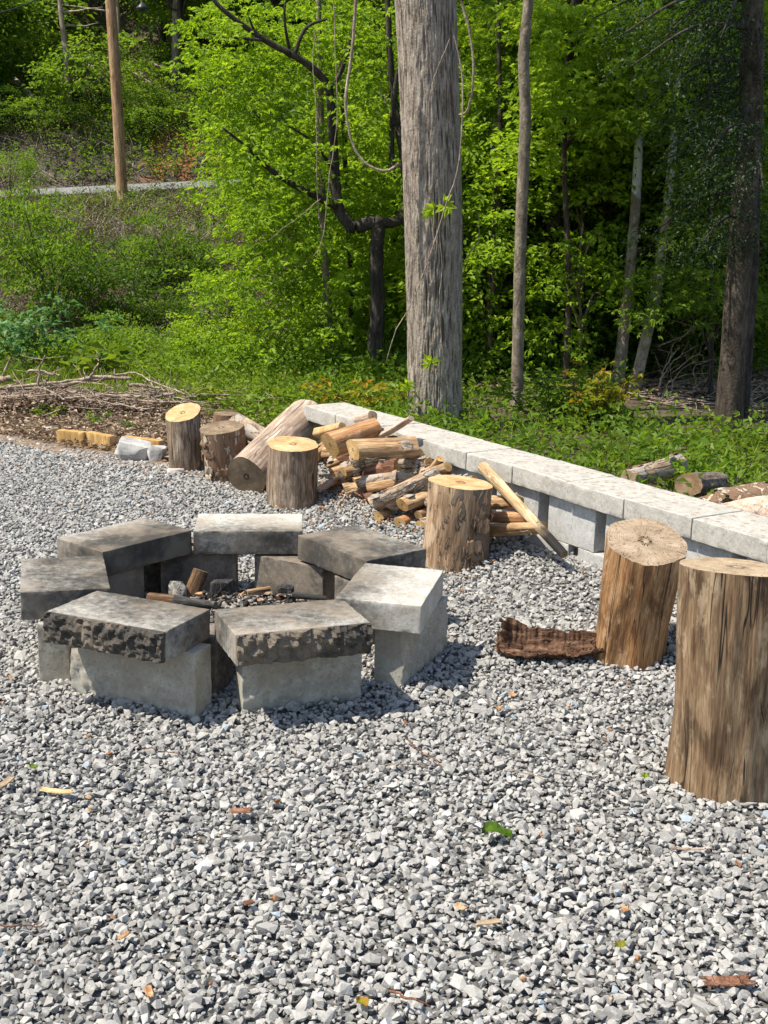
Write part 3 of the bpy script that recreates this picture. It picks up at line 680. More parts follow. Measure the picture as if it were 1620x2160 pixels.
# bark curl
def bark_piece(name, c, L, wdt, rz, seed, mat, lab, cat='bark', curl=.9, group=None, h=None):
    rg = np.random.default_rng(seed); nu, nv = 26, 13; V = []
    for j in range(nv):
        for i in range(nu):
            u_ = i/(nu-1)-.5; v_ = j/(nv-1)-.5
            jag = .16*noise.fractal(Vector((v_*9+seed, u_*1.0, 1)), .8, 2, 4) if abs(u_) > .38 else 0
            jv = .14*noise.fractal(Vector((u_*14+seed, 2, 1)), .8, 2, 4)*abs(v_)*2
            a = v_*curl*2.2; R = wdt/2/math.sin(min(1.5, curl*1.1))
            x = (u_+jag)*L; y = R*math.sin(a)+jv*wdt*.5
            z = R*(1-math.cos(a))+.03*wdt*noise.fractal(Vector((u_*7+seed, v_*5, 0)), .8, 2, 4)+.25*L*u_*u_*.6
            V.append((x, y, z))
    me = npmesh(name, V, [gridfaces(nu, nv)], True); o = link(name, me, mat, loc=c); o.rotation_euler = (0, 0, rz)
    s = o.modifiers.new('s', 'SOLIDIFY'); s.thickness = .07*wdt if wdt > .06 else .003; s.offset = -1
    return tag(o, lab, cat, group)
mb = M('torn_bark'); vb = mb.obj((3, 26, 26)); fb = mb.math('ADD', mb.math('MULTIPLY', mb.noise(vb, 2.2, 7, .7, .5), .7), mb.math('MULTIPLY', mb.noise(mb.obj(), 60, 4, .7), .3))
mb.col(mb.ramp(fb, [(.36, (.022, .012, .008)), (.48, (.085, .042, .024)), (.6, (.20, .115, .068)), (.72, (.34, .24, .17))])); mb.bump(fb, 1.0, .012)
nu, nv = 90, 30; V = []
for j in range(nv):                                  # a dished plate of bark with torn ends and flaps
    v_ = j/(nv-1)
    for i in range(nu):
        u_ = i/(nu-1); w2 = .5+.5*min(1, u_/.12)-.55*max(0, u_-.55)/.45
        endj = (.030*noise.noise(Vector((v_*5, 7, 0)))+.022*noise.noise(Vector((v_*17, 1, 0))))*(1 if u_ < .06 or u_ > .9 else .15)
        xx = -.168+.336*u_+endj
        cc = v_-.5
        yy = cc*.135*w2+.010*noise.noise(Vector((u_*9, round(v_*3), 2)))+.007*noise.noise(Vector((u_*31, v_*2, 0)))+.02*max(0, .3-u_)
        rim = abs(cc)*2
        zz = .014+(.036*rim**2.4)*(.5+w2*.6)*(1.5 if cc > 0 else .75)+.05*max(0, .30-u_)*rim*3*(cc > 0)+.05*max(0, u_-.72)**1.1*1.6+.012*max(0, .10-u_)*10
        zz += .006*noise.noise(Vector((u_*14, v_*6, 4)))+.009*(noise.noise(Vector((u_*3, v_*9, 9))) > .1)
        V.append((xx, yy, zz))
me = npmesh('bark_curl', V, [gridfaces(nu, nv)], False); c = gnd(1160, 1402)
curl = link('bark_curl', me, mb.m, loc=(c.x, c.y+.055, .006)); curl.rotation_euler = (math.radians(7), 0, math.radians(-2)); sm = curl.modifiers.new('s', 'SOLIDIFY'); sm.thickness = .007; sm.offset = -1
tag(curl, 'curved dark red-brown sheet of bark on the gravel before the leaning seat', 'bark')

# small things strewn on the gravel
small_leaf = [((1047, 1782), .045, 'crumpled green leaf on the gravel in the near middle', LEAF_DARK, 'leaf'),
 ((1358, 1660), .022, 'little green leaf on the gravel left of the tallest seat', LEAF_MID, 'leaf'),
 ((72, 1640), .02, 'small olive leaf on the gravel near the left edge', LEAF_WEED, 'leaf'),
 ((1305, 2022), .018, 'small yellow leaf on the near right gravel', LEAF_RED, 'leaf'),
 ((765, 2147), .022, 'yellow leaf at the bottom edge of the gravel', LEAF_RED, 'leaf'),
 ((1092, 1168), .03, 'yellow-green leaf lying before the charred post', LEAF_WEED, 'leaf')]
for i, ((x, y), s, lab, mt, cat) in enumerate(small_leaf):
    p = gnd(x, y); rg = np.random.default_rng(i+5); nv = 9; V = []; 
    for a in range(nv):
        for b in range(5):
            t = a/(nv-1); wv = (b/4-.5)*math.sin(math.pi*t**.8)*(.8+.25*(a % 2))
            V.append(((t-.5)*s*1.6, wv*s*1.2, .028+abs(b/4-.5)*s*.6+rg.uniform(-.002, .004)+math.sin(t*5+i)*s*.15))
    me = npmesh('leaf', V, [gridfaces(5, nv)], True, {'tint': rg.random(4*(nv-1))*.6+.3})
    o = link('fallen_leaf', me, mt, loc=(p.x, p.y, 0)); o.rotation_euler = (0, 0, i*1.3)
    tag(o, lab, cat, 'fallen leaves on the gravel')
chips = [((120, 1688), .075, .018, 3.0, C_FRESH, 'pale yellow wood sliver on the gravel at the left'), ((14, 1668), .05, .018, 1.35, C_PALE, 'tan wood chunk at the left edge of the gravel'),
 ((508, 1730), .045, .022, .1, W_REDBARK, 'reddish bark chip in the middle of the near gravel'), ((1083, 1332), .06, .01, -.2, C_PALE, 'pale splinter left of the dark bark sheet'),
 ((1030, 1967), .045, .013, .25, C_PALE, 'short buff stick on the near right gravel'), ((315, 2115), .032, .012, 1.9, W_ORANGE, 'orange-brown chip near the bottom left'),
 ((1080, 1480), .03, .014, 1.7, W_ORANGE, 'orange chip on the gravel right of the ring'), ((1535, 2095), .09, .028, .1, W_REDBARK, 'crumbly rust-brown bark lump at the near right'),
 ((970, 1934), .024, .012, 2.3, W_ORANGE, 'orange chip left of the buff stick'), ((1052, 1508), .022, .012, 1.2, W_ORANGE, 'smaller orange chip below the other right of the ring'),
 ((1317, 1938), .02, .012, 1.4, W_ORANGE, 'orange chip above the small yellow leaf'), ((262, 1995), .03, .008, 1.0, W_ORANGE, 'red-brown sliver on the left near gravel'),
 ((1455, 1810), .09, .006, .05, W_STICK, 'grey-brown twig chip right of the green leaf'), ((525, 1925), .02, .014, .6, W_REDBARK, 'dark red chip in the middle near gravel')]
for i, ((x, y), L, wd, rz, mt, lab) in enumerate(chips):
    p = gnd(x, y)
    bark_piece('wood_chip', (p.x, p.y, .024), L, wd, rz, i+60, mt, lab, 'wood chip', .5, 'wood chips on the gravel')
twigs = [((855, 1578), (932, 1642), .0025, W_REDBARK, 'thin red twig on the gravel below the ring'), ((800, 1634), (925, 1636), .002, W_STICK, 'fine straw-coloured twig crossing the red one'),
 ((1262, 1572), (1284, 1580), .0015, W_STICK, 'broken grass stem left of the tallest seat'), ((0, 1978), (95, 1977), .0022, W_REDBARK, 'dark red twig at the left edge of the gravel'),
 ((1062, 1648), (1160, 1672), .002, W_STICK, 'pale curved twig left of the little green leaf'), ((820, 2120), (905, 2155), .003, W_REDBARK, 'brown twig near the bottom middle'),
 ((900, 1225), (1010, 1232), .0025, W_STICK, 'twig lying below the half-barked stump'), ((295, 1600), (385, 1608), .002, W_REDBARK, 'curved reddish twig below the near-left block')]
rng = np.random.default_rng(12)
for a, b, r, mt, lab in twigs:
    p = gnd(*a); q = gnd(*b); t = Tubes(); t.add(wobble((p.x, p.y, .030), (q.x, q.y, .032), 9, .012, rng), [r, r*.6], 5)
    tag(link('twig', t.mesh('twig'), mt), lab, 'twig', 'twigs on the gravel')
# tiny chips as uncountable litter
n = 420; X = rng.uniform(-2.2, 1.6, n); Y = 1.9+rng.random(n)**.8*5.4; k = in_gravel(X, Y) & (((X-PC.x)**2+(Y-PC.y)**2) > .5); X = X[k]; Y = Y[k]
# extra around the wood pile
n2 = 500; X2 = rng.normal(.1, .35, n2); Y2 = 5.75-.8*(X2-.1)+rng.normal(0, .22, n2); k2 = in_gravel(X2, Y2); X = np.append(X, X2[k2]); Y = np.append(Y, Y2[k2])
tag(scatter_hulls('wood_crumbs', np.stack([X, Y, berm(X, Y)+.022], 1), rng.uniform(.003, .011, len(X)), CHIP, rng, TPL, rng.random(len(X))), 'tiny orange bark crumbs scattered through the gravel', 'bark crumbs', kind='stuff')

# ------------------------------------------------------------------ low concrete wall
def wall_at(s, depth, z): q = WA+WD*s+WN*depth; return (q[0], q[1], z)
wyaw = math.atan2(WD[1], WD[0])
S_J = [-1.13, -.78, -.36, 0.0, .40, .733, 1.085, 1.425, 1.775, 2.12, 2.49, 2.86, 3.2]
ords = ['farthest', 'second farthest', 'third farthest', 'fourth farthest', 'fifth farthest', 'sixth farthest', 'seventh farthest', 'eighth farthest', 'ninth farthest', 'tenth farthest', 'eleventh farthest', 'second nearest', 'nearest']
notes = ['just right of the big leaning log', 'behind the orange log', 'where a pale stick pokes over it', 'right of the thick peeled log, big tree behind it', 'with the charred post leaning by it', 'unmarked joint at its right', 'mid wall, dimpled top', 'in front of the logs behind the wall', 'above the cracked grey seat', 'right of the cracked grey seat', 'beside the tallest seat', 'outside the frame at right']
for i in range(len(S_J)-1):
    a, b = S_J[i]+.0015, S_J[i+1]-.0015
    o = link('coping_stone', rough_box(b-a, .262, .078, seed=50+i, res=.015), CONC_PALE, loc=wall_at((a+b)/2, .131+(i % 3)*.0025-.002, .322+(i % 2)*.0018))
    o.rotation_euler = (0, math.radians([.2, -.3, .1][i % 3]), wyaw)
    tag(o, ords[i]+' wall cap block, '+notes[i], 'concrete block', 'cap blocks along the top of the low wall')
u_mesh = rough_box(.288, .185, .185, seed=80, res=.015); l_mesh = rough_box(.295, .185, .175, seed=81, res=.015)
for m_ in (u_mesh, l_mesh): m_.materials.append(CONC_WALL)
un = ['far end of the wall', 'behind the big leaning log', 'behind the stub logs', 'behind the orange log', 'behind the thick peeled log', 'left of the first dark gap', 'between the first two dark gaps', 'behind the top of the charred post', 'fully seen between two dark gaps right of the post', 'left of the cracked grey seat top', 'behind the cracked grey seat', 'between the two big seats', 'behind the tallest seat', 'at the right edge']
for k in range(-3, 8):
    s = .2095+.3535*k+.175
    o = link('concrete_block', u_mesh, loc=wall_at(s, .122+.002*(k % 3), .1365)); o.rotation_euler = (0, 0, wyaw)
    tag(o, 'upper-course grey block '+un[k+5-1+1] if k+5 < len(un) else 'upper-course grey block', 'concrete block', 'blocks standing under the wall caps')
    o = link('concrete_block', l_mesh, loc=wall_at(s+.199, .126, -.04)); o.rotation_euler = (0, 0, wyaw)
    tag(o, 'lower-course block half sunk in gravel, '+un[k+5] if k+5 < len(un) else 'lower-course block', 'concrete block', 'blocks standing under the wall caps')

# things beyond the wall on the right
plog('broken_log', (1325, 1010, 6.2), (1432, 980, 6.5), 20, W_BARK, C_PALE, C_FRESH, 130, 'broken brown log lying behind the wall', 'log', flakes=8, ns=40, ridge=.08, r1=23)
plog('round_log', (1452, 1022, 5.75), (1512, 1018, 6.15), 31, B_ROUGH, C_ROT, C_ROT, 131, 'rough-barked round log with dark end lying behind the wall', 'log', ns=48, ridge=.09, oval=.8)
pp = [(1530, 1075, 5.25, 45), (1575, 1052, 5.3, 60), (1560, 1030, 5.6, 55), (1605, 1072, 5.1, 60), (1610, 1035, 5.5, 50)]
for i, (x, y, d, wd) in enumerate(pp):
    c = at(x, y+22, d); lab = ['lowest left peeled bark slab in the heap behind the wall', 'broad cream bark slab in the middle of the heap behind the wall', 'upper left curled bark slab of the heap behind the wall', 'nearest bark slab against the wall top at right edge', 'topmost bark slab of the heap at the right edge'][i]
    o = bark_piece('bark_slab', c, .36, .13, math.radians([15, 8, 25, 5, 12][i]), 70+i, W_PALE if i % 2 else W_CURL, lab, 'bark', .8, 'slabs of bark heaped behind the wall')
    o.rotation_euler = (math.pi+.2*i, math.radians(-14+3*i), math.radians([15, 8, 25, 5, 12][i])); o.location.z += .03
plog('large_log', (1500, 1112, 5.35), (1640, 1095, 5.2), 40, W_PALE, C_PALE, C_PALE, 133, 'pale log under the bark slabs behind the wall', 'log', ns=40)

# ------------------------------------------------------------------ timbers, rocks
def timber(a, b, hpx, lab, seed):
    p = gnd(*a); q = gnd(*b); d = (q-p)
    s = .034
    me = rough_box(d.length, .05, .092, res=.02, rnd=.002, amp=.0006, seed=seed)
    o = link('landscape_timber', me, W_TIMBER, loc=(p+q)/2); o.rotation_euler = (0, 0, math.atan2(d.y, d.x)); o.location.z = .0; o.location.y += .02
    for sg in (-1, 1):
        cme = rough_box(.004, .047, .088, res=.02, rnd=.001, amp=.0002, seed=seed+1)
        e = link('cut_end', cme, C_FRESH, parent=o); e.location = (sg*(d.length/2+.0008), 0, .0015)
    tag(o, lab, 'timber', 'timber offcuts edging the gravel')
timber((124, 938), (179, 943), 0, 'leftmost short yellow timber offcut edging the gravel', 1)
timber((186, 942), (236, 952), 0, 'middle timber offcut, end touching the big grey rock', 2)
timber((262, 952), (340, 962), 0, 'timber offcut behind the two grey rocks', 3)
c = gnd(277, 974); tag(hullobj('rock', (c.x, c.y+.06, .055), (.118, .085, .082), ROCK, 21, rot=(0, .12, .1)), 'larger flat-topped grey rock at the gravel edge', 'rock')
c = gnd(330, 978); tag(hullobj('rock', (c.x, c.y+.05, .045), (.06, .05, .065), ROCK, 22), 'smaller grey rock between the larger one and the leftmost stump', 'rock')
c = gnd(103, 916); tag(hullobj('rock', (c.x, c.y+.02, .02), (.03, .028, .028), ROCK_PALE, 23), 'small whitish stone lying on the mulch', 'rock')
c = gnd(372, 998); tag(hullobj('rock', (c.x, c.y+.0, .012), (.055, .03, .022), ROCK_PALE, 24), 'low pinkish stone at the foot of the leftmost stump', 'rock')

# ------------------------------------------------------------------ foliage engine
def leaf_quads(B, D, N, L, wr=.5, fold=.18, rng=None):
    """B base, D direction, N normal (n,3), L length (n,)"""
    D = D/(np.linalg.norm(D, axis=1)[:, None]+1e-9); Sd = np.cross(D, N); Sd /= np.linalg.norm(Sd, axis=1)[:, None]+1e-9; Nn = np.cross(Sd, D)
    L = L[:, None]; mid = B+D*L*.45
    P = np.stack([B, mid+Sd*L*wr*.5+Nn*L*fold, B+D*L-Nn*L*.06, mid-Sd*L*wr*.5+Nn*L*fold], 1)
    return P.reshape(-1, 3)
def lobed(B, D, N, L, rng):
    """three-lobed leaf: 3 quads sharing the base"""
    D = D/(np.linalg.norm(D, axis=1)[:, None]+1e-9); Sd = np.cross(D, N); Sd /= np.linalg.norm(Sd, axis=1)[:, None]+1e-9
    out = [leaf_quads(B, D, N, L, .42)]
    for s in (-1, 1): out.append(leaf_quads(B, D*.75+Sd*s*.66, N, L*.78, .42))
    return np.concatenate(out)
def sprays(O, D, n, slen, leaf, rng, droop=.35, flat=.35, wr=.55, three=False, tintbase=None):
    """O,D (m,3); leaves alternate along each twig. returns V, nfaces tint, twig segs"""
    m = len(O); D = D/(np.linalg.norm(D, axis=1)[:, None]+1e-9)
    t = (np.arange(n)+.6)/n
    sl = slen*rng.uniform(.6, 1.25, m)
    up = np.array([0, 0, 1.])
    side = np.cross(D, up); side /= np.linalg.norm(side, axis=1)[:, None]+1e-6
    sgn = np.where(np.arange(n) % 2, 1, -1)
    pos = O[:, None]+D[:, None]*(t[None, :, None]*sl[:, None, None])-up*(droop*(t**2)[None, :, None]*sl[:, None, None]*.6)
    sidelen = (1-t*.55)[None, :, None]*sl[:, None, None]*.42*rng.random((m, n, 1))
    pos = pos+side[:, None]*sgn[None, :, None]*sidelen+rng.normal(0, .05, (m, n, 3))*slen
    d = side[:, None]*sgn[None, :, None]*.8+D[:, None]*.7+rng.normal(0, .35, (m, n, 3))-up*.25
    nr = up+rng.normal(0, flat, (m, n, 3))
    L = leaf*rng.uniform(.6, 1.3, (m, n))
    tb = (rng.random(m) if tintbase is None else tintbase)[:, None]*.5+rng.random((m, n))*.5
    B = pos.reshape(-1, 3); d = d.reshape(-1, 3); nr = nr.reshape(-1, 3); L = L.ravel()
    if three: V = lobed(B, d, nr, L, rng); tint = np.tile(tb.ravel(), 3)
    else: V = leaf_quads(B, d, nr, L, wr); tint = tb.ravel()
    return V, tint
def leafmesh(name, V, tint):
    return npmesh(name, V, [np.arange(len(V)).reshape(-1, 4)], False, {'tint': tint})
def crown_pts(rng, m, rad, clumps=26, cr=.42):
    """clustered points in an ellipsoid: clumps with gaps between"""
    c = rng.normal(0, 1, (clumps, 3)); c /= np.linalg.norm(c, axis=1)[:, None]; c *= rng.random((clumps, 1))**.45*.82
    i = rng.integers(0, clumps, m); q = rng.normal(0, 1, (m, 3)); q /= np.linalg.norm(q, axis=1)[:, None]
    q *= rng.random((m, 1))**.5*cr*rng.uniform(.6, 1.2, clumps)[i][:, None]*np.array([1, 1, .5])
    P = (c[i]+q)*np.array(rad); return P, i, c*np.array(rad)
def crown(seed, rad, m, n, slen, leaf, **kw):
    rng = np.random.default_rng(seed); P, i, c = crown_pts(rng, m, rad)
    D = P*np.array([1, 1, .25])+rng.normal(0, .4, P.shape)*rad[0]*.5
    V, t = sprays(P, D, n, slen, leaf, rng, tintbase=rng.random(len(c))[i]*.6+rng.random(m)*.4, **kw)
    return V, t, P, c

# ------------------------------------------------------------------ the big ridged trunk and the trees in the wood
def trunk_mesh(path, rad, ns, nz, seed, ridge=.0, rfreq=9, zf=1.2, flare=0):
    P = spline(path, nz); R = np.interp(np.linspace(0, 1, nz), np.linspace(0, 1, len(rad)), rad)
    V = np.zeros((nz, ns, 3)); z0 = P[0][2]; hh = np.zeros((nz, ns))
    for i in range(nz):
        for j in range(ns):
            a = j/ns*2*math.pi; ca, sa = math.cos(a), math.sin(a); zz = P[i][2]
            k = 1+.05*noise.noise(Vector((ca*1.3+seed, sa*1.3, zz*.6)))
            if ridge:
                q = noise.noise(Vector((ca*rfreq+seed, sa*rfreq, zz*zf+.35*noise.noise(Vector((ca*3, sa*3, zz*3))))))
                q2 = noise.noise(Vector((ca*rfreq*2.4+seed, sa*rfreq*2.4, zz*zf*5)))
                k += ridge*(1-abs(q)*3.2)+ridge*.55*q2
            hh[i, j] = k
            k += flare*math.exp(-(zz-z0)*5)*(1+.3*math.cos(a*4+seed))
            V[i, j] = (P[i][0]+R[i]*k*ca, P[i][1]+R[i]*k*sa, zz)
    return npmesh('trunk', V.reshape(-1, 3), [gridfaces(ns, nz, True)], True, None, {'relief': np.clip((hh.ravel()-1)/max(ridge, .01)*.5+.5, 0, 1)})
def fol(root, V, t, mat, name='crown'): return link(name, leafmesh(name, V, t), mat, parent=root)
rng = np.random.default_rng(21)
root = empty('ridged_tree', (0, 0, 0)); d = 8.5
path = [at(918, 930, d), at(917, 800, d), at(916, 600, d), at(909, 300, d), at(897, 0, d), at(890, -250, d), at(884, -520, d), at(880, -900, d), at(872, -1500, d), at(868, -2000, d)]
link('trunk', trunk_mesh(path, [.188, .184, .19, .193, .19, .18, .16, .12], 260, 620, 3, ridge=.034, rfreq=14, zf=5, flare=.06), B_BIG, parent=root)
V, t, P, c = crown(5, (2.4, 2.4, 1.5), 500, 26, .5, .10, three=False); V = V+np.array(path[-1])+np.array([.4, .6, .9])
fol(root, V, t, LEAF_MID)
tb = Tubes()
for q in c[:14]: tb.add(spline([path[-1], Vector(path[-1])+Vector(q)*.5+Vector((.2, .3, .7)), Vector(path[-1])+Vector(q)+Vector((.4, .6, .9))], 8), [.06, .015], 6)
link('branches', tb.mesh('branches'), B_BIG, parent=root)
tag(root, 'large straight tree with deeply ridged grey bark just behind the wall', 'tree')
def vine(pts, r, lab, n=40, k=6, mat=B_VINE, amp=.01):
    P = spline([at(*p) for p in pts], n); P = P+np.cumsum(rng.normal(0, amp, P.shape), 0)*.15
    t = Tubes(); t.add(P, [q*.68 for q in r], k); tag(link('vine', t.mesh('vine'), mat), lab, 'vine', 'vines hanging about the ridged tree')
vine([(752, -40, 8.2), (742, 110, 8.2), (728, 200, 8.2), (735, 280, 8.2), (765, 340, 8.2), (810, 360, 8.2), (842, 345, 8.3)], [.017, .014, .013], 'thick brown vine looping down left of the ridged tree')
vine([(972, 0, 8.2), (992, 70, 8.2), (998, 160, 8.2), (988, 225, 8.25), (972, 240, 8.3)], [.013, .011], 'pale vine arching out at the upper right of the ridged trunk')
vine([(955, 60, 8.2), (975, 150, 8.2), (976, 260, 8.2), (965, 370, 8.2), (945, 430, 8.2), (915, 520, 8.2), (870, 640, 8.2), (835, 700, 8.2), (812, 770, 8.2)], [.009, .007, .004], 'long thin vine crossing the ridged trunk down to the left')
vine([(925, 480, 8.26), (930, 560, 8.25), (925, 650, 8.25), (935, 760, 8.25), (945, 830, 8.25)], [.005, .003], 'fine vine clinging to the lower ridged trunk')
vine([(950, 80, 8.24), (905, 200, 8.24), (898, 350, 8.24)], [.005, .004], 'fine vine clinging to the upper ridged trunk')
vine([(665, 60, 8.4), (662, 140, 8.4), (670, 250, 8.4), (672, 380, 8.4), (675, 470, 8.4)], [.005, .004], 'left thin hanging vine beside the forked tree')
vine([(702, 0, 8.4), (706, 120, 8.4), (708, 250, 8.4), (690, 370, 8.4), (676, 500, 8.4), (655, 545, 8.4)], [.006, .003], 'right thin hanging vine beside the forked tree')
vine([(676, 420, 8.4), (640, 450, 8.4), (600, 480, 8.4), (565, 510, 8.4)], [.005, .002], 'wispy vine end trailing left before the bank')
vine([(1010, 450, 8.6), (1008, 500, 8.6), (985, 540, 8.6), (975, 555, 8.6)], [.005, .003], 'short vine right of the ridged trunk, middle height')
# leafy sprigs on the trunk
for i, (x, y, s) in enumerate([(915, 440, .085), (938, 432, .08), (905, 762, .07), (856, 815, .075)]):
    p = np.array(at(x, y, 8.26)); m = 4
    B = np.repeat(p[None], m, 0)+rng.normal(0, .012, (m, 3)); D = rng.normal(0, 1, (m, 3)); D[:, 1] = -.4; N_ = np.tile([0, -1, .5], (m, 1))+rng.normal(0, .3, (m, 3))
    V = lobed(B, D, N_, np.full(m, s), rng)
    o = link('leaf_sprig', leafmesh('leaf_sprig', V, np.full(len(V)//4, .9)), LEAF_BRIGHT)
    tag(o, ['bright leaves at mid height on the ridged trunk, left tuft', 'bright leaves at mid height on the ridged trunk, right tuft', 'leaf tuft low on the ridged trunk', 'leaf tuft at the left foot of the ridged trunk'][i], 'leaves')

# forked dark-limbed tree with a bright crown
D0 = 10.6
root = empty('forked_tree', (0, 0, 0)); tb = Tubes()
def L2(pts, r, k=9): tb.add(spline([at(*p) for p in pts], 10*len(pts)), r, k, .10, rng)
L2([(792, 840, D0), (790, 760, D0), (796, 640, D0), (794, 540, D0), (798, 480, D0)], [.075, .062, .058], 12)
L2([(798, 490, D0), (792, 466, D0), (750, 480, D0), (728, 462, D0), (712, 430, D0), (704, 330, D0), (700, 250, D0-.1), (690, 180, D0-.2), (640, 130, D0-.3), (560, 85, D0-.4), (470, 20, D0-.5), (430, -30, D0-.5)], [.06, .055, .045, .035, .025, .012])
L2([(712, 435, D0), (680, 420, D0-.2), (620, 390, D0-.4), (560, 350, D0-.6), (520, 310, D0-.8), (470, 270, D0-1)], [.04, .028, .016, .008])
L2([(800, 470, D0), (840, 465, D0+.1), (856, 420, D0+.2), (850, 330, D0+.3), (830, 200, D0+.4), (820, 60, D0+.4), (815, -80, D0+.4)], [.045, .04, .03, .02])
L2([(832, 380, D0+.3), (826, 300, D0+.3), (835, 180, D0+.2), (860, 90, D0+.1)], [.028, .018])
L2([(620, 118, D0-.3), (645, 60, D0-.3), (690, 40, D0-.2)], [.018, .008]); L2([(560, 85, D0-.4), (480, 78, D0-.6), (440, 70, D0-.7)], [.014, .005])
L2([(612, 115, D0-.3), (600, 40, D0-.4), (605, -20, D0-.4)], [.014, .007]); L2([(540, 78, D0-.4), (520, 20, D0-.5)], [.012, .005])
L2([(690, 200, D0-.2), (720, 150, D0-.3), (745, 60, D0-.4), (750, -30, D0-.4)], [.02, .012])
L2([(706, 360, D0), (660, 300, D0-.4), (600, 260, D0-.6)], [.016, .006])
link('trunk', tb.mesh('trunk'), B_DARK, parent=root)
blobs = [(520, 90, 110, 60), (470, 200, 70, 60), (560, 190, 90, 60), (640, 60, 90, 60), (600, 300, 110, 60), (500, 300, 75, 50), (560, 400, 100, 50), (490, 400, 70, 50), (640, 450, 90, 50), (560, 500, 90, 45), (470, 590, 80, 28), (560, 590, 90, 40), (640, 560, 90, 50), (740, 560, 80, 50), (700, 640, 90, 50), (600, 680, 100, 50),
         (500, 740, 90, 40), (740, 740, 80, 40), (760, 160, 90, 70), (740, 300, 80, 60), (800, 380, 60, 50), (780, 50, 80, 60), (700, 120, 80, 60), (450, 120, 50, 40), (480, 20, 70, 40), (650, 350, 90, 70), (420, 610, 40, 12)]
O = []; Dd = []; tbv = []
for (x, y, rx, ry) in blobs:
    m = int(rx*ry/115)+5
    for q in range(m):
        a = rng.random()*6.28; s = math.sqrt(rng.random()); dd = D0+(rng.uniform(.05, 1.7) if rng.random() < .9 else rng.uniform(-1.0, -.1))
        px = x+rx*s*math.cos(a); py = y+ry*s*math.sin(a)*1.25
        py = round(py/26)*26+rng.normal(0, 5)        # leaves lie in loose shelves
        O.append(at(px, py, dd)); Dd.append((rng.normal(-.2, .7), rng.normal(-.35, .6), rng.normal(-.05, .2)))
O = np.array([tuple(o) for o in O]); Dd = np.array(Dd)
V, t = sprays(O, Dd, 13, .28, .058, rng, three=True, flat=.7)
fol(root, V, t, LEAF_BRIGHT)
tag(root, 'dark-limbed forked tree with bright yellow-green leaves left of the ridged tree', 'tree')

# other individual trunks in the wood
def wood_tree(name, pts, rpx, bark, lab, crown_z=None, mat=LEAF_MID, seed=0, crad=(1.3, 1.3, 1.2), m=220, leaf=.075, ns=14, group=None):
    root = empty(name, (0, 0, 0)); P = [at(*p) for p in pts]
    base = P[0].copy(); base.z = float(T(base.x, base.y))-.15
    P[0] = base
    rr = [r*pts[min(i, len(pts)-1)][2]/F for i, r in enumerate(rpx)]
    rg = np.random.default_rng(seed+500)
    # carry the stem on above the frame
    top = P[-1]+(P[-1]-P[-2]).normalized()*4.2; P.append(top); rr.append(rr[-1]*.8)
    link('trunk', trunk_mesh(P, rr, ns, 70, seed, ridge=.03, rfreq=3, zf=3, flare=.15), bark, parent=root)
    V, t, Q, c = crown(seed+300, crad, m, 22, .42, leaf); cc = np.array(top)+np.array([0, 0, .3]); 
    fol(root, V+cc, t, mat)
    tb = Tubes()
    for q in c[:12]: tb.add(spline([P[-2], (np.array(P[-2])+cc+q)/2+np.array([0, 0, .1]), cc+q], 7), [rr[-1]*.5, .006], 5)
    link('branches', tb.mesh('branches'), bark, parent=root)
    return tag(root, lab, 'tree', group)
wood_tree('slender_tree', [(1090, 880, 9.3), (1093, 700, 9.3), (1099, 480, 9.3), (1108, 260, 9.3), (1105, 120, 9.3), (1115, 0, 9.3), (1118, -150, 9.3)], [13, 12, 12, 11.5, 11, 10, 9], B_GREY, 'slender straight grey tree just right of the ridged one', seed=1)
wood_tree('sycamore', [(1298, 845, 10.8), (1316, 700, 10.8), (1330, 560, 10.8), (1342, 410, 10.8), (1348, 250, 10.8), (1352, 0, 10.8)], [13, 12, 11, 10, 8, 6], B_SYC, 'left of the two white-topped leaning sycamores', seed=2)
wood_tree('sycamore', [(1328, 870, 10.5), (1352, 760, 10.5), (1383, 620, 10.5), (1405, 460, 10.5), (1420, 300, 10.6), (1440, 0, 10.6)], [13, 12, 11, 9, 8, 6], B_SYC, 'right of the two white-topped leaning sycamores', seed=3)
wood_tree('dark_tree', [(1532, 950, 8.6), (1545, 760, 8.6), (1562, 520, 8.6), (1580, 300, 8.6), (1588, 100, 8.6), (1590, -100, 8.6)], [31, 26, 25, 24, 22, 20], B_BROWN, 'thick dark trunk near the right edge with drooping evergreen boughs', seed=4, mat=LEAF_NEEDLE, ns=24)
wood_tree('dark_tree', [(1562, 930, 9.3), (1578, 700, 9.3), (1590, 500, 9.3), (1600, 0, 9.3)], [14, 13, 12, 10], B_DARK, 'thin black trunk right behind the thick dark one', seed=5)
wood_tree('slender_tree', [(694, 830, 11.2), (692, 650, 11.2), (682, 500, 11.2), (676, 200, 11.2), (672, 0, 11.2)], [9, 8, 7, 6, 5], B_GREY, 'thin pale-footed trunk left of the forked tree', seed=6)
wood_tree('slender_tree', [(742, 800, 12.2), (740, 600, 12.2), (733, 450, 12.2), (722, 200, 12.2), (716, 0, 12.2)], [6, 6, 5, 5, 5], B_BROWN, 'thin trunk between the pale-footed one and the forked tree', seed=7)
wood_tree('slender_tree', [(1030, 860, 11), (1036, 650, 11), (1048, 420, 11), (1055, 250, 11), (1050, 0, 11)], [7, 7, 6, 5, 4], B_BROWN, 'thin dappled trunk between the ridged and slender grey trees', seed=8)
wood_tree('slender_tree', [(1266, 800, 12.5), (1270, 680, 12.5), (1262, 560, 12.5), (1250, 200, 12.5)], [6, 6, 5, 4], B_BROWN, 'thin trunk left of the sycamores', seed=9)
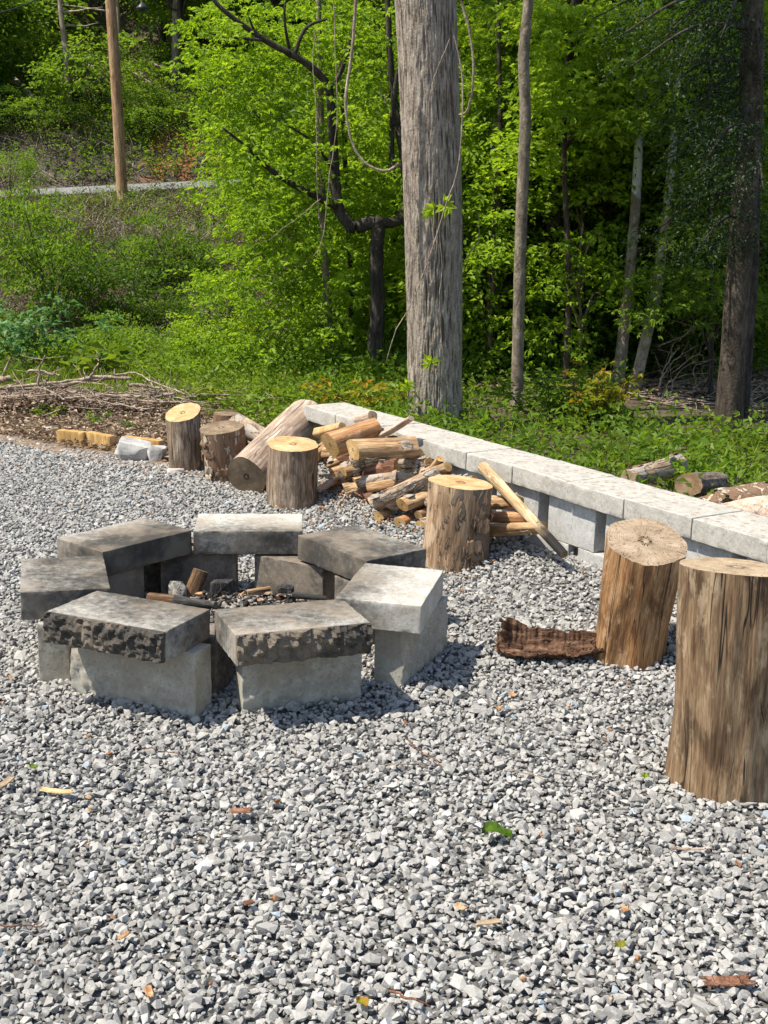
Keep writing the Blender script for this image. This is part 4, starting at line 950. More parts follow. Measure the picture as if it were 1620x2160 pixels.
wood_tree('slender_tree', [(1480, 780, 13.5), (1476, 560, 13.5), (1470, 200, 13.5)], [6, 6, 5], B_DARK, 'thin dark trunk between the sycamores and the dark tree', seed=10)
def blob_tree(name, stem, rpx, bark, dist, blobs, leaf, mat, lab, seed, dens=85, k=13, slen=.34, depth=1.4):
    rg = np.random.default_rng(seed); root = empty(name, (0, 0, 0)); P = [at(*p) for p in stem]; P[0].z = float(T(P[0].x, P[0].y))-.1
    tb = Tubes(); sp = spline(P, 40); tb.add(sp, [r*dist/F for r in rpx], 9, .08, rg); O = []; Dn = []
    for (x, y, rx, ry) in blobs:
        c = np.array(at(x, y, dist+rg.uniform(-.3, .5))); j = int(np.argmin(np.abs(sp[:, 2]-(c[2]-.35)))); tb.add(spline([sp[j], (sp[j]+c)/2+np.array([0, 0, .15]), c], 8), [.016, .005], 5)
        for q in range(int(rx*ry/dens)+8):
            a = rg.random()*6.28; s_ = math.sqrt(rg.random()); py = y+ry*s_*math.sin(a)
            py = round(py/24)*24+rg.normal(0, 5); O.append(at(x+rx*s_*math.cos(a), py, dist+rg.uniform(-.5, .5)*depth)); Dn.append((rg.normal(-.3, .8), rg.normal(-.3, .6), rg.normal(-.05, .2)))
    link('trunk', tb.mesh('trunk'), bark, parent=root)
    V, t = sprays(np.array(O), np.array(Dn), k, slen, leaf, rg, three=True, flat=.7); fol(root, V, t, mat)
    return tag(root, lab, 'tree')
blob_tree('maple_tree', [(1190, 850, 10.4), (1200, 600, 10.4), (1190, 300, 10.4), (1210, 0, 10.4), (1200, -200, 10.4)], [7, 6, 5, 3], B_BROWN, 10.4,
   [(1180, 60, 70, 60), (1280, 40, 80, 50), (1240, 140, 90, 60), (1170, 180, 60, 50), (1330, 130, 80, 60), (1260, 230, 70, 50), (1390, 60, 70, 60), (1350, 220, 70, 50), (1150, 20, 50, 40), (1440, 140, 60, 50), (1460, 30, 60, 40)], .062, LEAF_BRIGHT, 'tall maple with bright green leaves between the slender tree and sycamores', 41)
blob_tree('maple_tree', [(1240, 850, 11.6), (1232, 600, 11.6), (1225, 420, 11.6), (1215, 260, 11.6)], [6, 5, 4, 2], B_GREY, 11.6,
   [(1190, 300, 70, 40), (1170, 330, 50, 30), (1290, 300, 60, 40), (1240, 370, 70, 35), (1310, 380, 50, 30), (1190, 420, 50, 24), (1340, 310, 50, 30)], .06, LEAF_BRIGHT, 'smaller maple with bright drooping shelves of leaves at mid height', 42)
blob_tree('maple_tree', [(1215, 860, 11.0), (1225, 700, 11.0), (1222, 560, 11.0), (1230, 470, 11.0)], [5, 4, 3, 2], B_GREY, 11.0,
   [(1270, 495, 55, 20), (1180, 560, 60, 28), (1240, 545, 45, 20), (1150, 600, 40, 22), (1330, 590, 60, 24), (1270, 620, 60, 24), (1130, 680, 50, 30), (1200, 700, 50, 26)], .055, LEAF_BRIGHT, 'low young maple with bright fans of leaves left of the sycamores', 43)
blob_tree('maple_tree', [(1062, 850, 12.0), (1068, 600, 12.0), (1060, 300, 12.0), (1050, 0, 12.0), (1046, -200, 12.0)], [5, 5, 4, 3], B_BROWN, 12.0,
   [(1010, 60, 45, 60), (1060, 120, 50, 50), (1020, 200, 45, 40), (1070, 40, 50, 50), (1060, 260, 45, 40), (1010, 330, 40, 40), (1050, 400, 45, 40), (1060, 520, 40, 40), (1010, 620, 40, 40), (1050, 700, 45, 40)], .055, LEAF_BRIGHT, 'thin maple with light leaves between ridged and slender trees', 44)
blob_tree('maple_tree', [(1500, 850, 10.2), (1500, 600, 10.2), (1495, 300, 10.2), (1500, 0, 10.2)], [6, 5, 4, 3], B_DARK, 10.2,
   [(1440, 250, 50, 40), (1500, 380, 50, 50), (1440, 560, 60, 30), (1500, 620, 60, 40), (1470, 480, 50, 40), (1560, 640, 50, 40), (1420, 650, 50, 24), (1600, 450, 40, 50), (1600, 260, 40, 50)], .055, LEAF_MID, 'shaded maple between the sycamores and the dark tree', 45)
# dark evergreen boughs hanging in the upper right
ctrl = [(1330, 120), (1400, 60), (1470, 110), (1520, 60), (1380, 190), (1450, 230), (1530, 190), (1600, 130), (1400, 310), (1480, 330), (1560, 300), (1430, 400), (1500, 430), (1610, 380), (1380, 470), (1460, 520), (1600, 520), (1300, 60), (1250, 20)]
root = empty('evergreen_boughs', (0, 0, 0)); tb = Tubes(); O = []; Dd = []
for (x, y) in ctrl:
    p0 = at(1585+rng.uniform(-5, 5), y-60, 8.6); p1 = at(x, y+20, 8.6+rng.uniform(-.9, .9)); mid = (p0+p1)/2+Vector((0, 0, .12))
    P = spline([p0, mid, p1], 12); tb.add(P, [.018, .004], 5)
    for q in range(26):
        u_ = rng.uniform(.2, 1); O.append(P[int(u_*11)]+rng.normal(0, .09, 3)); Dd.append((-.5+rng.normal(0, .5), rng.normal(0, .5), -.35+rng.normal(0, .25)))
V, t = sprays(np.array(O), np.array(Dd), 26, .26, .036, rng, droop=.8, wr=.3, flat=.8)
tag(root, 'drooping dark evergreen boughs filling the upper right', 'tree'); fol(root, V, t, LEAF_NEEDLE); link('branches', tb.mesh('branches'), B_DARK, parent=root)

# background trees and shrubs sharing crown meshes
LS = dict(b=LEAF_BRIGHT, m=LEAF_MID, d=LEAF_DARK)
CR = {}
for mk, mat in LS.items():
    for k in range(3):
        V, t, P, c = crown(600+k+ord(mk), (1.5, 1.5, 1.9), 430, 24, .42, .082 if mk != 'd' else .07, three=False)
        me = leafmesh('crown', V, t); me.materials.append(mat)
        tb = Tubes(); rg = np.random.default_rng(k)
        for q in c[:16]: tb.add(spline([(0, 0, -1.6), np.array([q[0]*.4, q[1]*.4, -.6+q[2]*.3]), q], 7), [.03, .006], 5)
        bmh = tb.mesh('branches'); bmh.materials.append(B_DARK if k else B_BROWN)
        tk = Tubes(); tk.add(spline([(0, 0, -6), (.1, .05, -4), (-.05, .1, -2.2), (0, 0, 0), (.05, 0, 1.2)], 26), [.10, .085, .07, .05, .02], 9, .06, rg)
        tmh = tk.mesh('trunk'); tmh.materials.append([B_GREY, B_DARK, B_BROWN][k])
        CR[mk, k] = (me, bmh, tmh)
def where(x, y, z):
    zz = z-EYE; Zd = y*math.cos(PITCH)-zz*math.sin(PITCH); u = F*x/Zd; v = -F*(y*math.sin(PITCH)+zz*math.cos(PITCH))/Zd
    px = 810+math.cos(ROLL)*u-math.sin(ROLL)*v; py = 1080+math.sin(ROLL)*u+math.cos(ROLL)*v
    for lim, nm in ((-60, 'beyond the left edge'), (110, 'at the far left'), (210, 'left of the pole'), (300, 'beside the pole'), (430, 'right of the pole'), (560, 'behind the left of the forked crown'), (700, 'behind the forked tree limbs'), (850, 'left of the ridged trunk'), (975, 'behind the ridged trunk'), (1075, 'just right of the ridged trunk'), (1150, 'at the slender grey tree'), (1300, 'left of the sycamores'), (1420, 'behind the sycamores'), (1530, 'left of the dark trunk'), (1680, 'behind the dark trunk')):
        if px < lim: break
    else: nm = 'beyond the right edge'
    return nm+(', high up' if py < 180 else (', low down' if py > 560 else ''))
USED = {}
def uniq(l):
    return l
def bg_tree(x, y, zc, sc, mk, k, lab, grp, rz):
    """zc: height of the crown centre"""
    me, bmh, tmh = CR[mk, k]; g = float(T(x, y))
    root = empty('broadleaf_tree', (x, y, g), rz); root.scale = (sc, sc, sc)
    for nm, m_ in (('crown', me), ('branches', bmh), ('trunk', tmh)):
        o = link(nm, m_, parent=root); o.location = (0, 0, (zc-g)/sc)
    return tag(root, lab+', '+('grey', 'blackish', 'brown')[k]+'-stemmed, '+dict(b='bright', m='mid-green', d='dark')[mk]+'-leaved, '+where(x, y, zc), 'tree', grp)
rng = np.random.default_rng(77)
# right wood: rows from near to far
placed = []
def place(n, x0, x1, y0, y1, z0, z1, s0, s1, mix, lab, grp, slope=0):
    for q in range(n):
        y = y0+(y1-y0)*(q+rng.random())/n; x = (x0+(x1-x0)*((q*.618+rng.random()*.15) % 1))*y
        z = z0+(z1-z0)*((q*.382+rng.random()*.2) % 1)+float(T(x, y))*slope
        bg_tree(x, y, z, rng.uniform(s0, s1), mix[rng.integers(0, len(mix))], int(rng.integers(0, 3)), lab, grp, rng.random()*6.28)
place(13, .06, .33, 11.2, 14, 1.2, 3.6, .7, .95, 'mbb', 'near tree', 'trees of the near wood', 0)
place(22, .0, .36, 14, 20, .8, 5.0, .95, 1.3, 'mbm', 'deeper wood tree', 'trees deeper in the wood', .2)
place(22, -.06, .38, 20, 29, 1.0, 6.5, 1.4, 1.9, 'md', 'rear wood tree', 'trees at the back of the wood', .6)
place(7, -.03, .08, 12.8, 18, .8, 5.2, .55, .85, 'mb', 'tree behind the fork', 'trees behind the forked tree', .3)
place(12, -.42, .36, 31, 36, 3.0, 5.2, 1.5, 2.2, 'mmb', 'tree above the road', 'trees on the hillside', .8)
place(16, -.42, .36, 37, 48, 3.5, 5.5, 2.2, 3.2, 'mdm', 'high hillside tree', 'trees high on the hillside', .85)  # dark crowns in the mix put the slope's shade into leaf colour
# shrubs: a crown low on the ground with short stems
SH = {}
for mk, mat in dict(b=LEAF_BRIGHT, m=LEAF_MID, d=LEAF_DARK).items():
    for k in range(2):
        V, t, P, c = crown(800+k+ord(mk), (.7, .7, .55), 150, 18, .28, .052, three=False); V = V+np.array([0, 0, .5])
        me = leafmesh('foliage', V, t); me.materials.append(mat); tb = Tubes()
        for q in c[:12]: tb.add(spline([(0, 0, -.1), (q[0]*.3, q[1]*.3, .25), q+np.array([0, 0, .5])], 6), [.012, .004], 4)
        s_ = tb.mesh('stems'); s_.materials.append(B_BROWN); SH[mk, k] = (me, s_)
def shrub(x, y, sc, mk, k, lab, grp, rz, zs=1.0):
    root = empty('shrub', (x, y, float(T(x, y))-.05), rz); root.scale = (sc, sc, sc*zs)
    for nm, m_ in zip(('foliage', 'stems'), SH[mk, k]): link(nm, m_, parent=root)
    return tag(root, lab+((', '+dict(b='bright', m='mid-green', d='dark')[mk]+'-leaved, '+('small', 'medium', 'large')[0 if sc < 1.05 else (1 if sc < 1.4 else 2)]+', '+where(x, y, float(T(x, y))+.6)) if grp else ''), 'shrub', grp)
def pshrub(px, py, sc, mk, k, lab, grp=None, zs=1.0):
    # march along the pixel's ray to the ground
    r = ray(px, py); r = r/r[1]
    for y in np.arange(8, 60, .1):
        x, z = r[0]*y, EYE+r[2]*y
        if z <= float(T(x, y)): break
    return shrub(x, y, sc, mk, k, lab, grp, rng.random()*6.28, zs)
pshrub(115, 695, 1.6, 'm', 0, 'large feathery green shrub on the left of the bank', zs=1.6)
pshrub(50, 560, 1.1, 'm', 1, 'green shrub at the left edge of the bank', zs=1.1)
pshrub(210, 715, 1.3, 'd', 1, 'dark green shrub at the foot of the bank, right of the feathery one')
pshrub(365, 610, 1.2, 'm', 0, 'mid green shrub halfway up the bank below the pole', zs=1.3)
pshrub(345, 720, .8, 'm', 1, 'leafy shrub low on the bank, left of the forked tree')
pshrub(260, 750, .6, 'm', 0, 'small shrub at the meadow edge in the middle left')
pshrub(470, 720, 1.0, 'd', 1, 'shadowed shrub behind the forked tree crown, low on the bank')
pshrub(20, 420, .9, 'm', 1, 'green shrub at the road edge, far left', zs=1.3)
pshrub(540, 790, .6, 'b', 0, 'bright bush at the forked tree left foot')
pshrub(440, 775, .6, 'b', 1, 'bright low bush between the brush pile and the forked tree')
pshrub(620, 800, .6, 'm', 0, 'mid green bush at the meadow edge before the forked tree')
for q in range(26):   # undergrowth behind the wall, right of the ridged tree
    y = 11.2+rng.random()*7; x = rng.uniform(-.07, .36)*y
    shrub(x, y, rng.uniform(.8, 1.7), 'mmdb'[q % 4], q % 2, 'leafy undergrowth shrub', 'undergrowth shrubs in the wood', rng.random()*6.28, rng.uniform(.9, 1.5))
for q in range(16):
    y = 29.4+rng.random()*1.8; x = (-.40+.36*((q*.618) % 1))*y
    if not -5.6 < x < -3.4: shrub(x, y, rng.uniform(.7, 1.3), 'mdd'[q % 3], q % 2, 'low roadside shrub on the cut bank', 'shrubs on the cut bank', rng.random()*6.28, rng.uniform(.7, 1.1))
for q in range(40):   # shrubs over the hillside above the road
    y = 29.8+rng.random()**1.3*14; x = rng.uniform(-.40, .2)*y
    shrub(x, y, rng.uniform(1.2, 2.4), 'dmm'[q % 3], q % 2, 'hillside shrub', 'shrubs on the hillside', rng.random()*6.28, rng.uniform(.8, 1.3))
pshrub(310, 290, 1.2, 'm', 0, 'light green shrub right of the pole above the road')

# plants with a look of their own
def plant(name, px, py, n, h, leaf, mat, lab, spread=.12, seed=0, three=False, wr=.5, k=8):
    rg = np.random.default_rng(seed); c = gnd(px, py); root = empty(name, (c.x, c.y, float(T(c.x, c.y)))); tb = Tubes(); O = []; Dn = []
    for i in range(n):
        b = np.array([rg.normal(0, spread*.35), rg.normal(0, spread*.35), 0]); tp = b+np.array([rg.normal(0, spread), rg.normal(0, spread), h*rg.uniform(.6, 1.1)])
        P = spline([b, (b+tp)/2+rg.normal(0, .01, 3), tp], 8); tb.add(P, [.004, .002], 4)
        for u_ in (3, 4, 5, 6, 7): O.append(P[u_]); Dn.append(np.append(rg.normal(0, 1, 2), .15))
    V, t = sprays(np.array(O), np.array(Dn), k, leaf*1.6, leaf, rg, three=three, wr=wr)
    fol(root, V, t, mat, 'leaves'); link('stems', tb.mesh('stems'), B_BROWN, parent=root)
    return tag(root, lab, 'plant')
plant('young_shrub', 1255, 905, 13, .40, .048, LEAF_RED, 'yellow-green young shrub with reddish tips behind the wall', .15, 1)
plant('sapling', 1290, 900, 7, .36, .05, LEAF_RED, 'smaller russet-tinged sapling right beside the yellow-green shrub', .10, 9)
plant('buckeye_plant', 45, 790, 16, .60, .11, LEAF_BLUE, 'blue-green plant with drooping long leaflets at the far left', .28, 2, wr=.32)
plant('big_leaf_plant', 205, 805, 6, .28, .13, LEAF_WEED, 'broad-leaved bright weed behind the brush pile', .07, 3, wr=.75, k=3)
plant('weed', 105, 885, 5, .10, .045, LEAF_MID, 'small leafy weed growing in the mulch at left', .06, 4, k=4)
plant('weed', 210, 898, 4, .09, .03, LEAF_MID, 'small weed growing in the mulch at centre', .04, 5, k=4)
plant('weed', 278, 910, 3, .06, .025, LEAF_MID, 'tiny weed growing in the mulch near the rocks', .04, 6, k=4)
plant('leafy_plant', 1165, 895, 9, .34, .06, LEAF_MID, 'mid green leafy plant at the foot of the slender grey tree', .16, 7)
plant('leafy_plant', 800, 880, 10, .26, .05, LEAF_RED, 'pale leafy seedlings left of the ridged trunk foot', .25, 8)

# ------------------------------------------------------------------ ground cover (uncountable)
def cover(name, n, region, stem, leaf, k, mat, lab, cat, seed, up=.8, dens=None, three=False, wr=.5, wscale=None, flat=.6, zoff=0):
    rg = np.random.default_rng(seed); X, Y = region(rg, n)
    if dens is not None: kk = rg.random(len(X)) < dens(X, Y); X = X[kk]; Y = Y[kk]
    sc = np.ones(len(X)) if wscale is None else wscale(X, Y)
    O = np.stack([X, Y, T(X, Y)+zoff], 1); D = np.stack([rg.normal(0, .5, len(X)), rg.normal(0, .5, len(X)), np.full(len(X), up)], 1)
    V, t = sprays(O, D, k, stem, leaf, rg, droop=.3, flat=flat, three=three, wr=wr, tintbase=fbm(X*1.2, Y*1.2, seed))
    return tag(link(name, leafmesh(name, V, t), mat), lab, cat, kind='stuff')
def blades(name, X, Y, h, wd, mat, lab, seed, cat='grass', lean=.35):
    rg = np.random.default_rng(seed); n = len(X); a = rg.random(n)*6.28; hh = h*rg.uniform(.5, 1.3, n); Z = T(X, Y)
    b = np.stack([X, Y, Z], 1); s = np.stack([np.cos(a), np.sin(a), 0*a], 1)*wd; l = np.stack([rg.normal(0, lean, n), rg.normal(0, lean, n), np.ones(n)], 1)
    m = b+l*hh[:, None]*.55; tp = b+l*hh[:, None]*np.array([1.7, 1.7, .95])
    V = np.stack([b-s, b+s, m+s*.7, m-s*.7, tp], 1).reshape(-1, 3); i = np.arange(n)[:, None]*5
    me = npmesh(name, V, [np.hstack([i, i+1, i+2, i+3]), np.hstack([i+3, i+2, i+4])], False, {'tint': np.tile(rg.random(n), 2)})
    return tag(link(name, me, mat), lab, cat, kind='stuff')
def behind_wall(rg, n):
    y = rg.uniform(3.6, 10.6, n); x = rg.uniform(-.6, .36, n)*y; k = wall_side(x, y) > .32; return x[k], y[k]
cover('weeds', 7000, behind_wall, .20, .046, 9, LEAF_WEED, 'low broad-leaved weeds growing behind the wall', 'weeds', 1, dens=lambda x, y: np.clip((fbm(x*1.5, y*1.5, 3)-.25)*2.6, .15, 1)*(1-.93*smooth(9.4, 10.2, y)*(x > 1.2))*(1-.95*smooth(7.9, 8.6, y)*(x > 1.75)))
cover('tall_weeds', 4200, behind_wall, .30, .060, 10, LEAF_MID, 'taller darker weeds behind the wall', 'weeds', 2, dens=lambda x, y: (fbm(x*2.2, y*2.2, 13) > .47)*1.0*(y < 10)*((x < 1.75) | (y < 8.3)))
def meadow(rg, n):
    y = rg.uniform(8.9, 14.2, n); x = rg.uniform(-.42, .02, n)*y; return x, y
cover('meadow_weeds', 9000, meadow, .20, .046, 9, LEAF_WEED, 'bright weeds of the meadow beyond the brush pile', 'weeds', 3, dens=lambda x, y: np.clip((fbm(x*1.2, y*1.2, 23)-.2)*2.5, .1, 1)*(wall_side(x, y) > .3))
cover('meadow_tall_weeds', 3200, meadow, .36, .06, 11, LEAF_MID, 'tall leafy weeds at the meadow edge', 'weeds', 4, dens=lambda x, y: (fbm(x*1.5, y*1.5, 33) > .48)*1.0*(y > 9.8))
rg = np.random.default_rng(5); X, Y = meadow(rg, 22000); k = (Y > 9.0) & (fbm(X*.9, Y*.9, 43) > .33); blades('grass', X[k], Y[k], .16, .0032, LEAF_WEED, 'long bright grass in the meadow', 5)
X, Y = behind_wall(rg, 12000); k = (Y < 9.8) & ((X < 1.7) | (Y < 8.1)) & (fbm(X*1.1, Y*1.1, 53) > .4); blades('grass', X[k], Y[k], .15, .003, LEAF_WEED, 'grass among the weeds behind the wall', 6)
def bank(rg, n):
    y = rg.uniform(15, 25, n); x = rg.uniform(-.45, .1, n)*y; return x, y
cover('bank_plants', 20000, bank, .34, .062, 8, LEAF_DARK, 'dark ground plants over the roadside bank', 'ground cover', 7, dens=lambda x, y: np.clip((fbm(x*.55, y*.55, 63)-.47)*5, .05, 1))
cover('bank_bright_plants', 8000, bank, .34, .06, 8, LEAF_MID, 'lighter ground plants in patches on the bank', 'ground cover', 8, dens=lambda x, y: np.clip((fbm(x*.7, y*.7, 73)-.48)*6, 0, 1))
X, Y = bank(rg, 42000); k = fbm(X*.5, Y*.5, 83) > .40; k &= R0.random(len(X)) < .9; blades('dry_grass', X[k], Y[k], .26, .006, LEAF_DRY, 'dead grey-brown grass and stalks on the bank', 9, lean=.9)
X, Y = bank(rg, 14000); k = Y > 22; blades('bank_grass', X[k], Y[k], .2, .006, LEAF_MID, 'short grass along the road shoulder', 19, lean=.5)
def hill(rg, n):
    y = 28.6+rg.random(n)**1.2*20; x = rg.uniform(-.42, .32, n)*y; return x, y
cover('hillside_plants', 30000, hill, .5, .10, 8, LEAF_MID, 'dark undergrowth covering the hillside', 'ground cover', 10, dens=lambda x, y: np.clip((fbm(x*.35, y*.35, 93)-.26)*4, .1, 1)*(.45+.7*smooth(29, 30.2, y)))
X, Y = hill(rg, 16000); blades('dead_stalks', X, Y, .45, .014, LEAF_DRY, 'dead stalks on the hillside', 11, lean=1.2)
def wood(rg, n):
    y = rg.uniform(10.2, 18, n); x = rg.uniform(-.06, .42, n)*y; return x, y
cover('forest_plants', 7000, wood, .34, .065, 9, LEAF_MID, 'shaded plants on the floor of the wood', 'ground cover', 12, dens=lambda x, y: np.clip((fbm(x*.9, y*.9, 103)-.38)*4, .05, 1)*np.where((x/y > .19), .15, 1))
# leaf litter
def litter(name, X, Y, s, mat, lab, seed, zo=.01):
    rg = np.random.default_rng(seed); n = len(X); a = rg.random(n)*6.28
    B = np.stack([X, Y, T(X, Y)+rg.random(n)*.03+zo], 1); D = np.stack([np.cos(a), np.sin(a), rg.normal(0, .25, n)], 1); N_ = np.array([0, 0, 1.])+rg.normal(0, .45, (n, 3))
    V = leaf_quads(B, D, N_, s*rg.uniform(.5, 1.5, n), .45)
    return tag(link(name, leafmesh(name, V, rg.random(n)), mat), lab, 'leaf litter', kind='stuff')
X = rg.uniform(-4.5, -.45, 26000); Y = rg.uniform(6.6, 9.4, 26000); k = in_mulch(X, Y) & (Y > gravel_edge(X)+.02); litter('mulch', X[k], Y[k], .04, LITTER, 'shredded bark and dead leaves around the brush pile', 14, .015)
X, Y = wood(rg, 26000); litter('forest_litter', X, Y, .06, LITTER, 'dead leaves on the floor of the wood', 15)
X, Y = bank(rg, 26000); litter('bank_litter', X, Y, .09, LITTER, 'dead leaves on the roadside bank', 16)

# ------------------------------------------------------------------ brush pile and dead wood
rng = np.random.default_rng(31)
def stick(pts, r, mat, lab, name='branch', cat='stick', group='sticks of the brush pile', twig=3):
    P = spline(pts, 22); P = P+np.cumsum(rng.normal(0, .0035, P.shape), 0)
    t = Tubes(); t.add(P, r, 7, .12, rng)
    rr = r[0] if hasattr(r, '__len__') else r
    for q in range(twig):
        i = int(rng.integers(6, 20)); e = P[i]+np.array([rng.normal(0, .10), rng.normal(0, .08), abs(rng.normal(0, .07))])
        t.add(wobble(P[i], e, 6, .01, rng), [rr*.4, rr*.15], 5)
    tag(link(name, t.mesh(name), mat), lab, cat, group)
BP = [([(-20, 832, 8.9), (110, 822, 8.9), (200, 798, 8.9), (285, 796, 8.9)], 6, 'long thick grey branch along the top of the brush pile'),
 ([(-20, 820, 8.9), (100, 808, 8.9), (190, 800, 8.95), (272, 800, 8.9)], 4, 'branch lying just above the thick grey one in the brush pile'),
 ([(90, 850, 8.6), (140, 832, 8.6), (215, 832, 8.6), (300, 832, 8.6), (366, 822, 8.6)], 5, 'pale branch sticking out furthest right from the brush pile'),
 ([(-20, 810, 9.0), (22, 800, 9.0)], 8, 'sawn pale log end at the left edge above the brush pile'),
 ([(270, 812, 8.9), (310, 812, 8.9), (343, 818, 8.9)], 4.5, 'short stout branch tip at the right of the brush pile'),
 ([(190, 795, 8.9), (212, 768, 8.85), (220, 745, 8.85)], 2.6, 'thin bare twig rising from the brush pile before the big-leaf weed'),
 ([(82, 815, 8.8), (86, 775, 8.8), (94, 748, 8.8)], 2.6, 'upright forked twig at the left of the brush pile'),
 ([(95, 812, 8.8), (104, 788, 8.8)], 3, 'short upright snag next to the forked twig'),
 ([(55, 790, 9.1), (90, 782, 9.1), (128, 790, 9.1)], 4, 'arched branch behind the brush pile at left'),
 ([(92, 818, 8.6), (115, 835, 8.5), (135, 848, 8.45)], 2.5, 'thin pale stick slanting down the front of the brush pile'),
 ([(170, 846, 8.5), (240, 848, 8.5), (310, 862, 8.4)], 2.2, 'low thin stick across the front of the brush pile'),
 ([(0, 842, 8.7), (45, 838, 8.6), (100, 836, 8.6), (160, 830, 8.6)], 4, 'grey branch below the thick one at left of the pile'),
 ([(240, 790, 8.9), (280, 788, 8.9), (320, 808, 8.8), (385, 838, 8.6)], 2.2, 'long arched thin stem over the right of the brush pile'),
 ([(300, 830, 8.7), (350, 850, 8.6), (395, 856, 8.5)], 2.8, 'dark curved stem at the right end of the brush pile'),
 ([(0, 795, 9.1), (30, 805, 9.0), (48, 815, 9.0)], 3, 'dark stick by the sawn log end')]
for pts, r, lab in BP: stick([at(*p) for p in pts], [r*8.8/F, r*.6*8.8/F], W_STICK, lab, twig=3 if r > 2.5 else 0)
for q in range(34):
    x0 = rng.uniform(-40, 330); y0 = rng.uniform(820, 862); L = rng.uniform(50, 150); dd = 8.5+rng.random()*.6
    stick([at(x0, y0, dd), at(x0+L*.5, y0+rng.normal(0, 6), dd), at(x0+L, y0+rng.normal(0, 12), dd+rng.normal(0, .2))], [rng.uniform(1.2, 3.2)*8.8/F, .002], W_STICK, 'thin tangled stick inside the brush pile', twig=4)
# heap of twigs and dead leaves under the sticks
n = 5000; a = rng.normal(0, 1, n); X = -2.4+a*.55; Y = 8.75+rng.normal(0, .16, n)
B = np.stack([X, Y, np.clip(.14-.10*np.abs(a), 0, .2)*rng.random(n)**.5+.02], 1); D = rng.normal(0, 1, (n, 3))*np.array([1, .7, .35])
V = leaf_quads(B, D, np.array([0, 0, 1.])+rng.normal(0, .5, (n, 3)), rng.uniform(.02, .06, n), .4)
tag(link('brush_leaves', leafmesh('brush_leaves', V, rng.random(n)), LITTER), 'dead leaves caught in the brush pile', 'leaf litter', kind='stuff')
t = Tubes()
for q in range(420):
    p = np.array([-2.35+rng.normal(0, .6), 8.75+rng.normal(0, .17), rng.random()*.15+.02]); e = p+rng.normal(0, 1, 3)*np.array([.14, .08, .04]); t.add(wobble(p, e, 4, .01, rng), [.004, .002], 4, caps=False)
tag(link('brush_twigs', t.mesh('brush_twigs'), W_STICK), 'fine twigs tangled through the brush pile', 'twigs', kind='stuff')
# dead wood on the forest floor, right
t = Tubes()
for q in range(420):
    y = rng.uniform(9.3, 14); x = rng.uniform(.19, .34)*y; a = rng.normal(0, .7); L = rng.uniform(.1, .5); z = float(T(x, y))+rng.random()*.06
    t.add(wobble((x, y, z), (x+L*math.cos(a), y+L*math.sin(a), z+rng.normal(0, .05)), 5, .02, rng), [rng.uniform(.003, .009), .002], 4, caps=False)
tag(link('forest_deadwood', t.mesh('dw'), W_STICK), 'grey dead sticks littering the floor of the wood', 'sticks', kind='stuff')
for i, (a, b, r, lab) in enumerate([((1365, 900, 9.6), (1440, 862, 9.9), 4, 'grey fallen branch behind the weeds, left of the dark trunk'), ((1390, 868, 9.9), (1470, 850, 10), 3, 'grey fallen branch farther back near the sycamores'),
    ((1455, 905, 9.4), (1480, 885, 9.5), 5, 'pale broken stub on the wood floor'), ((1580, 840, 9.9), (1615, 880, 9.6), 4, 'fallen branch at the right edge of the wood')]):
    stick([at(*a), at((a[0]+b[0])/2, (a[1]+b[1])/2-4, a[2]), at(*b)], [r*a[2]/F, r*.5*a[2]/F], W_STICK, lab, group='fallen branches in the wood')
# fine dead branches among the right wood (bare undergrowth)
for q in range(16):
    x0 = rng.uniform(1380, 1500); y0 = rng.uniform(700, 850); dd = rng.uniform(10, 11)
    stick([at(x0, y0, dd), at(x0+rng.normal(20, 20), y0-40, dd), at(x0+rng.normal(50, 30), y0-rng.uniform(10, 90), dd)], [.006, .002], W_STICK, 'bare dead stem in the shade between the sycamores and dark tree', group='bare stems in the wood', twig=3)
# fallen white trunk and bare branches on the hill
tag(make_log('fallen_log', at(30, 168, 33), at(112, 243, 31.5), .085, .07, W_PALE, C_PALE, C_PALE, 200, ns=16), 'pale fallen trunk on the hillside, upper left', 'log')
tag(make_log('fallen_log', at(140, 118, 34), at(200, 143, 33), .06, .05, W_PALE, C_PALE, C_PALE, 201, ns=12), 'smaller pale fallen trunk by the dead standing stem', 'log')
for i, (x, y, sx) in enumerate([(45, 250, 1), (255, 140, 1), (300, 125, 1), (280, 160, 1), (330, 140, -1), (90, 200, 1)]):
    stick([at(x, y, 31.5), at(x+sx*25, y+12, 31.5), at(x+sx*65, y+rng.uniform(20, 45), 31.2)], [.035, .012], W_STICK, ['bare forked branch on the slope above the road, far left', 'bare fallen bough left behind the pole', 'bare fallen bough highest right of the pole', 'bare fallen bough lowest right of the pole', 'bare fallen bough farthest right of the pole', 'bare bough beneath the pale fallen trunk'][i], group='dead boughs on the hillside', twig=9)
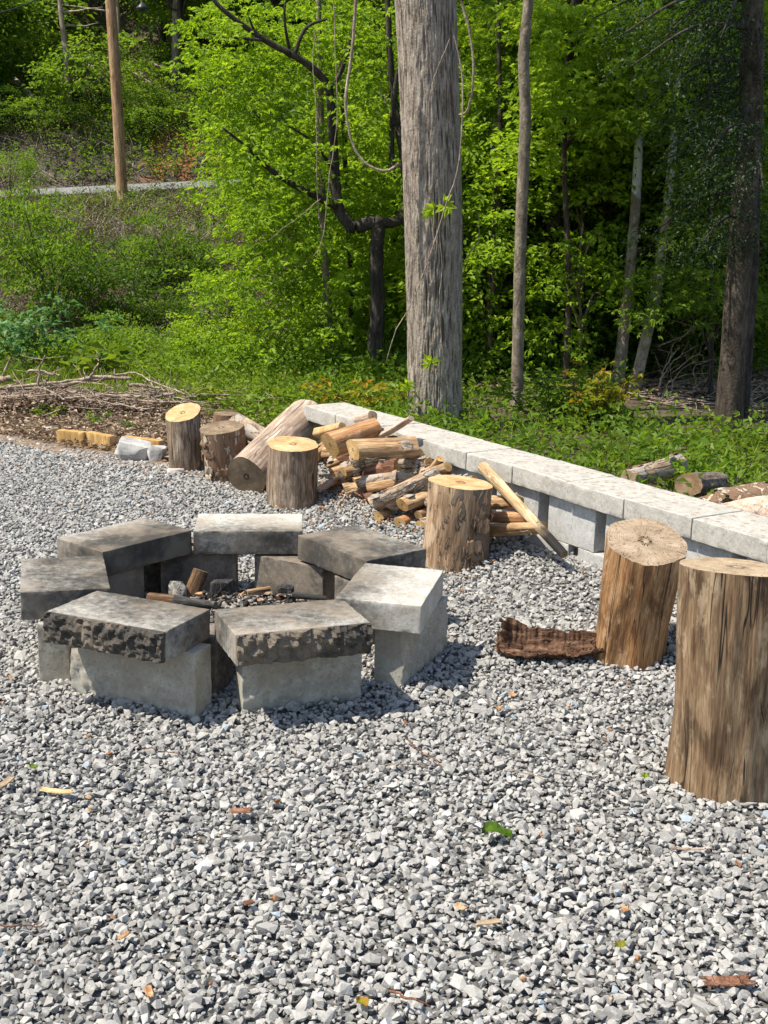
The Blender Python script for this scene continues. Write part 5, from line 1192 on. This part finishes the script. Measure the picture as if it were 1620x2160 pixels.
def hill_stem(pts, r, lab, mat=B_SYC):
    t = Tubes(); P = [at(*p) for p in pts]; P[0].z = min(P[0].z, float(T(P[0].x, P[0].y))-.1); root = tag(empty('dead_tree'), lab, 'tree'); t.add(spline(P, 20), [q*pts[0][2]/F for q in r], 8, .1, rng); link('trunk', t.mesh('trunk'), mat, parent=root)
    t = Tubes()
    for q in range(6):
        b = np.array(P[1])*(1-q/6)+np.array(P[-1])*q/6; t.add(wobble(b, b+np.array([rng.normal(0, .8), rng.normal(0, .5), rng.uniform(0, .4)]), 6, .05, rng), [.03, .008], 4)
    link('branches', t.mesh('branches'), mat, parent=root)
hill_stem([(146, 172, 31), (138, 110, 31), (128, 20, 31), (124, -60, 31)], [7, 6, 5, 4], 'grey dead standing stem left of the pole', W_STICK)
hill_stem([(252, 110, 32), (249, 40, 32), (246, -60, 32)], [4, 4, 3], 'thin pale stem just right of the pole top', W_STICK)
hill_stem([(378, 130, 32), (378, 40, 32), (376, -60, 32)], [5, 5, 4], 'thin brown stem on the hill between pole and forked tree', B_BROWN)

# utility pole with street lamp
root = empty('utility_pole', (0, 0, 0)); DP = 24.6
tb = Tubes(); pts = [at(259, 432, DP), at(247, 215, DP), at(233, 0, DP), at(225, -120, DP), at(212, -320, DP)]
tb.add(spline(pts, 30), [11.5*DP/F, 11*DP/F, 9.5*DP/F, 8.5*DP/F], 16, .02, rng); link('pole', tb.mesh('pole'), W_POLE, parent=root)
tb = Tubes(); tb.add(spline([at(228, -70, DP), at(262, -60, DP-.3), at(288, -6, DP-.6), at(298, 8, DP-.6)], 14), .022, 6); arm = link('lamp_arm', tb.mesh('lamp_arm'), METAL, parent=root)
V = []; c = at(300, 15, DP-.6)
for j, (rr, zz) in enumerate([(.03, .08), (.05, .05), (.11, -.01), (.115, -.04), (.06, -.05)]):
    for i in range(16): V.append((c.x+rr*math.cos(i*math.pi/8), c.y+rr*math.sin(i*math.pi/8)*1.2, c.z+zz))
link('lamp_head', npmesh('lamp', V, [gridfaces(16, 5, True)], True), METAL, parent=root)
tag(root, 'brown wooden utility pole beside the road with a small dark lamp', 'utility pole')
tb = Tubes(); tb.add(spline([at(-60, 45, 20), at(0, 27, 21), at(75, 0, 22.5), at(215, -75, DP)], 30), .012, 5)
tag(link('overhead_wire', tb.mesh('wire'), METAL), 'overhead wire crossing the top left corner to the pole', 'wire')
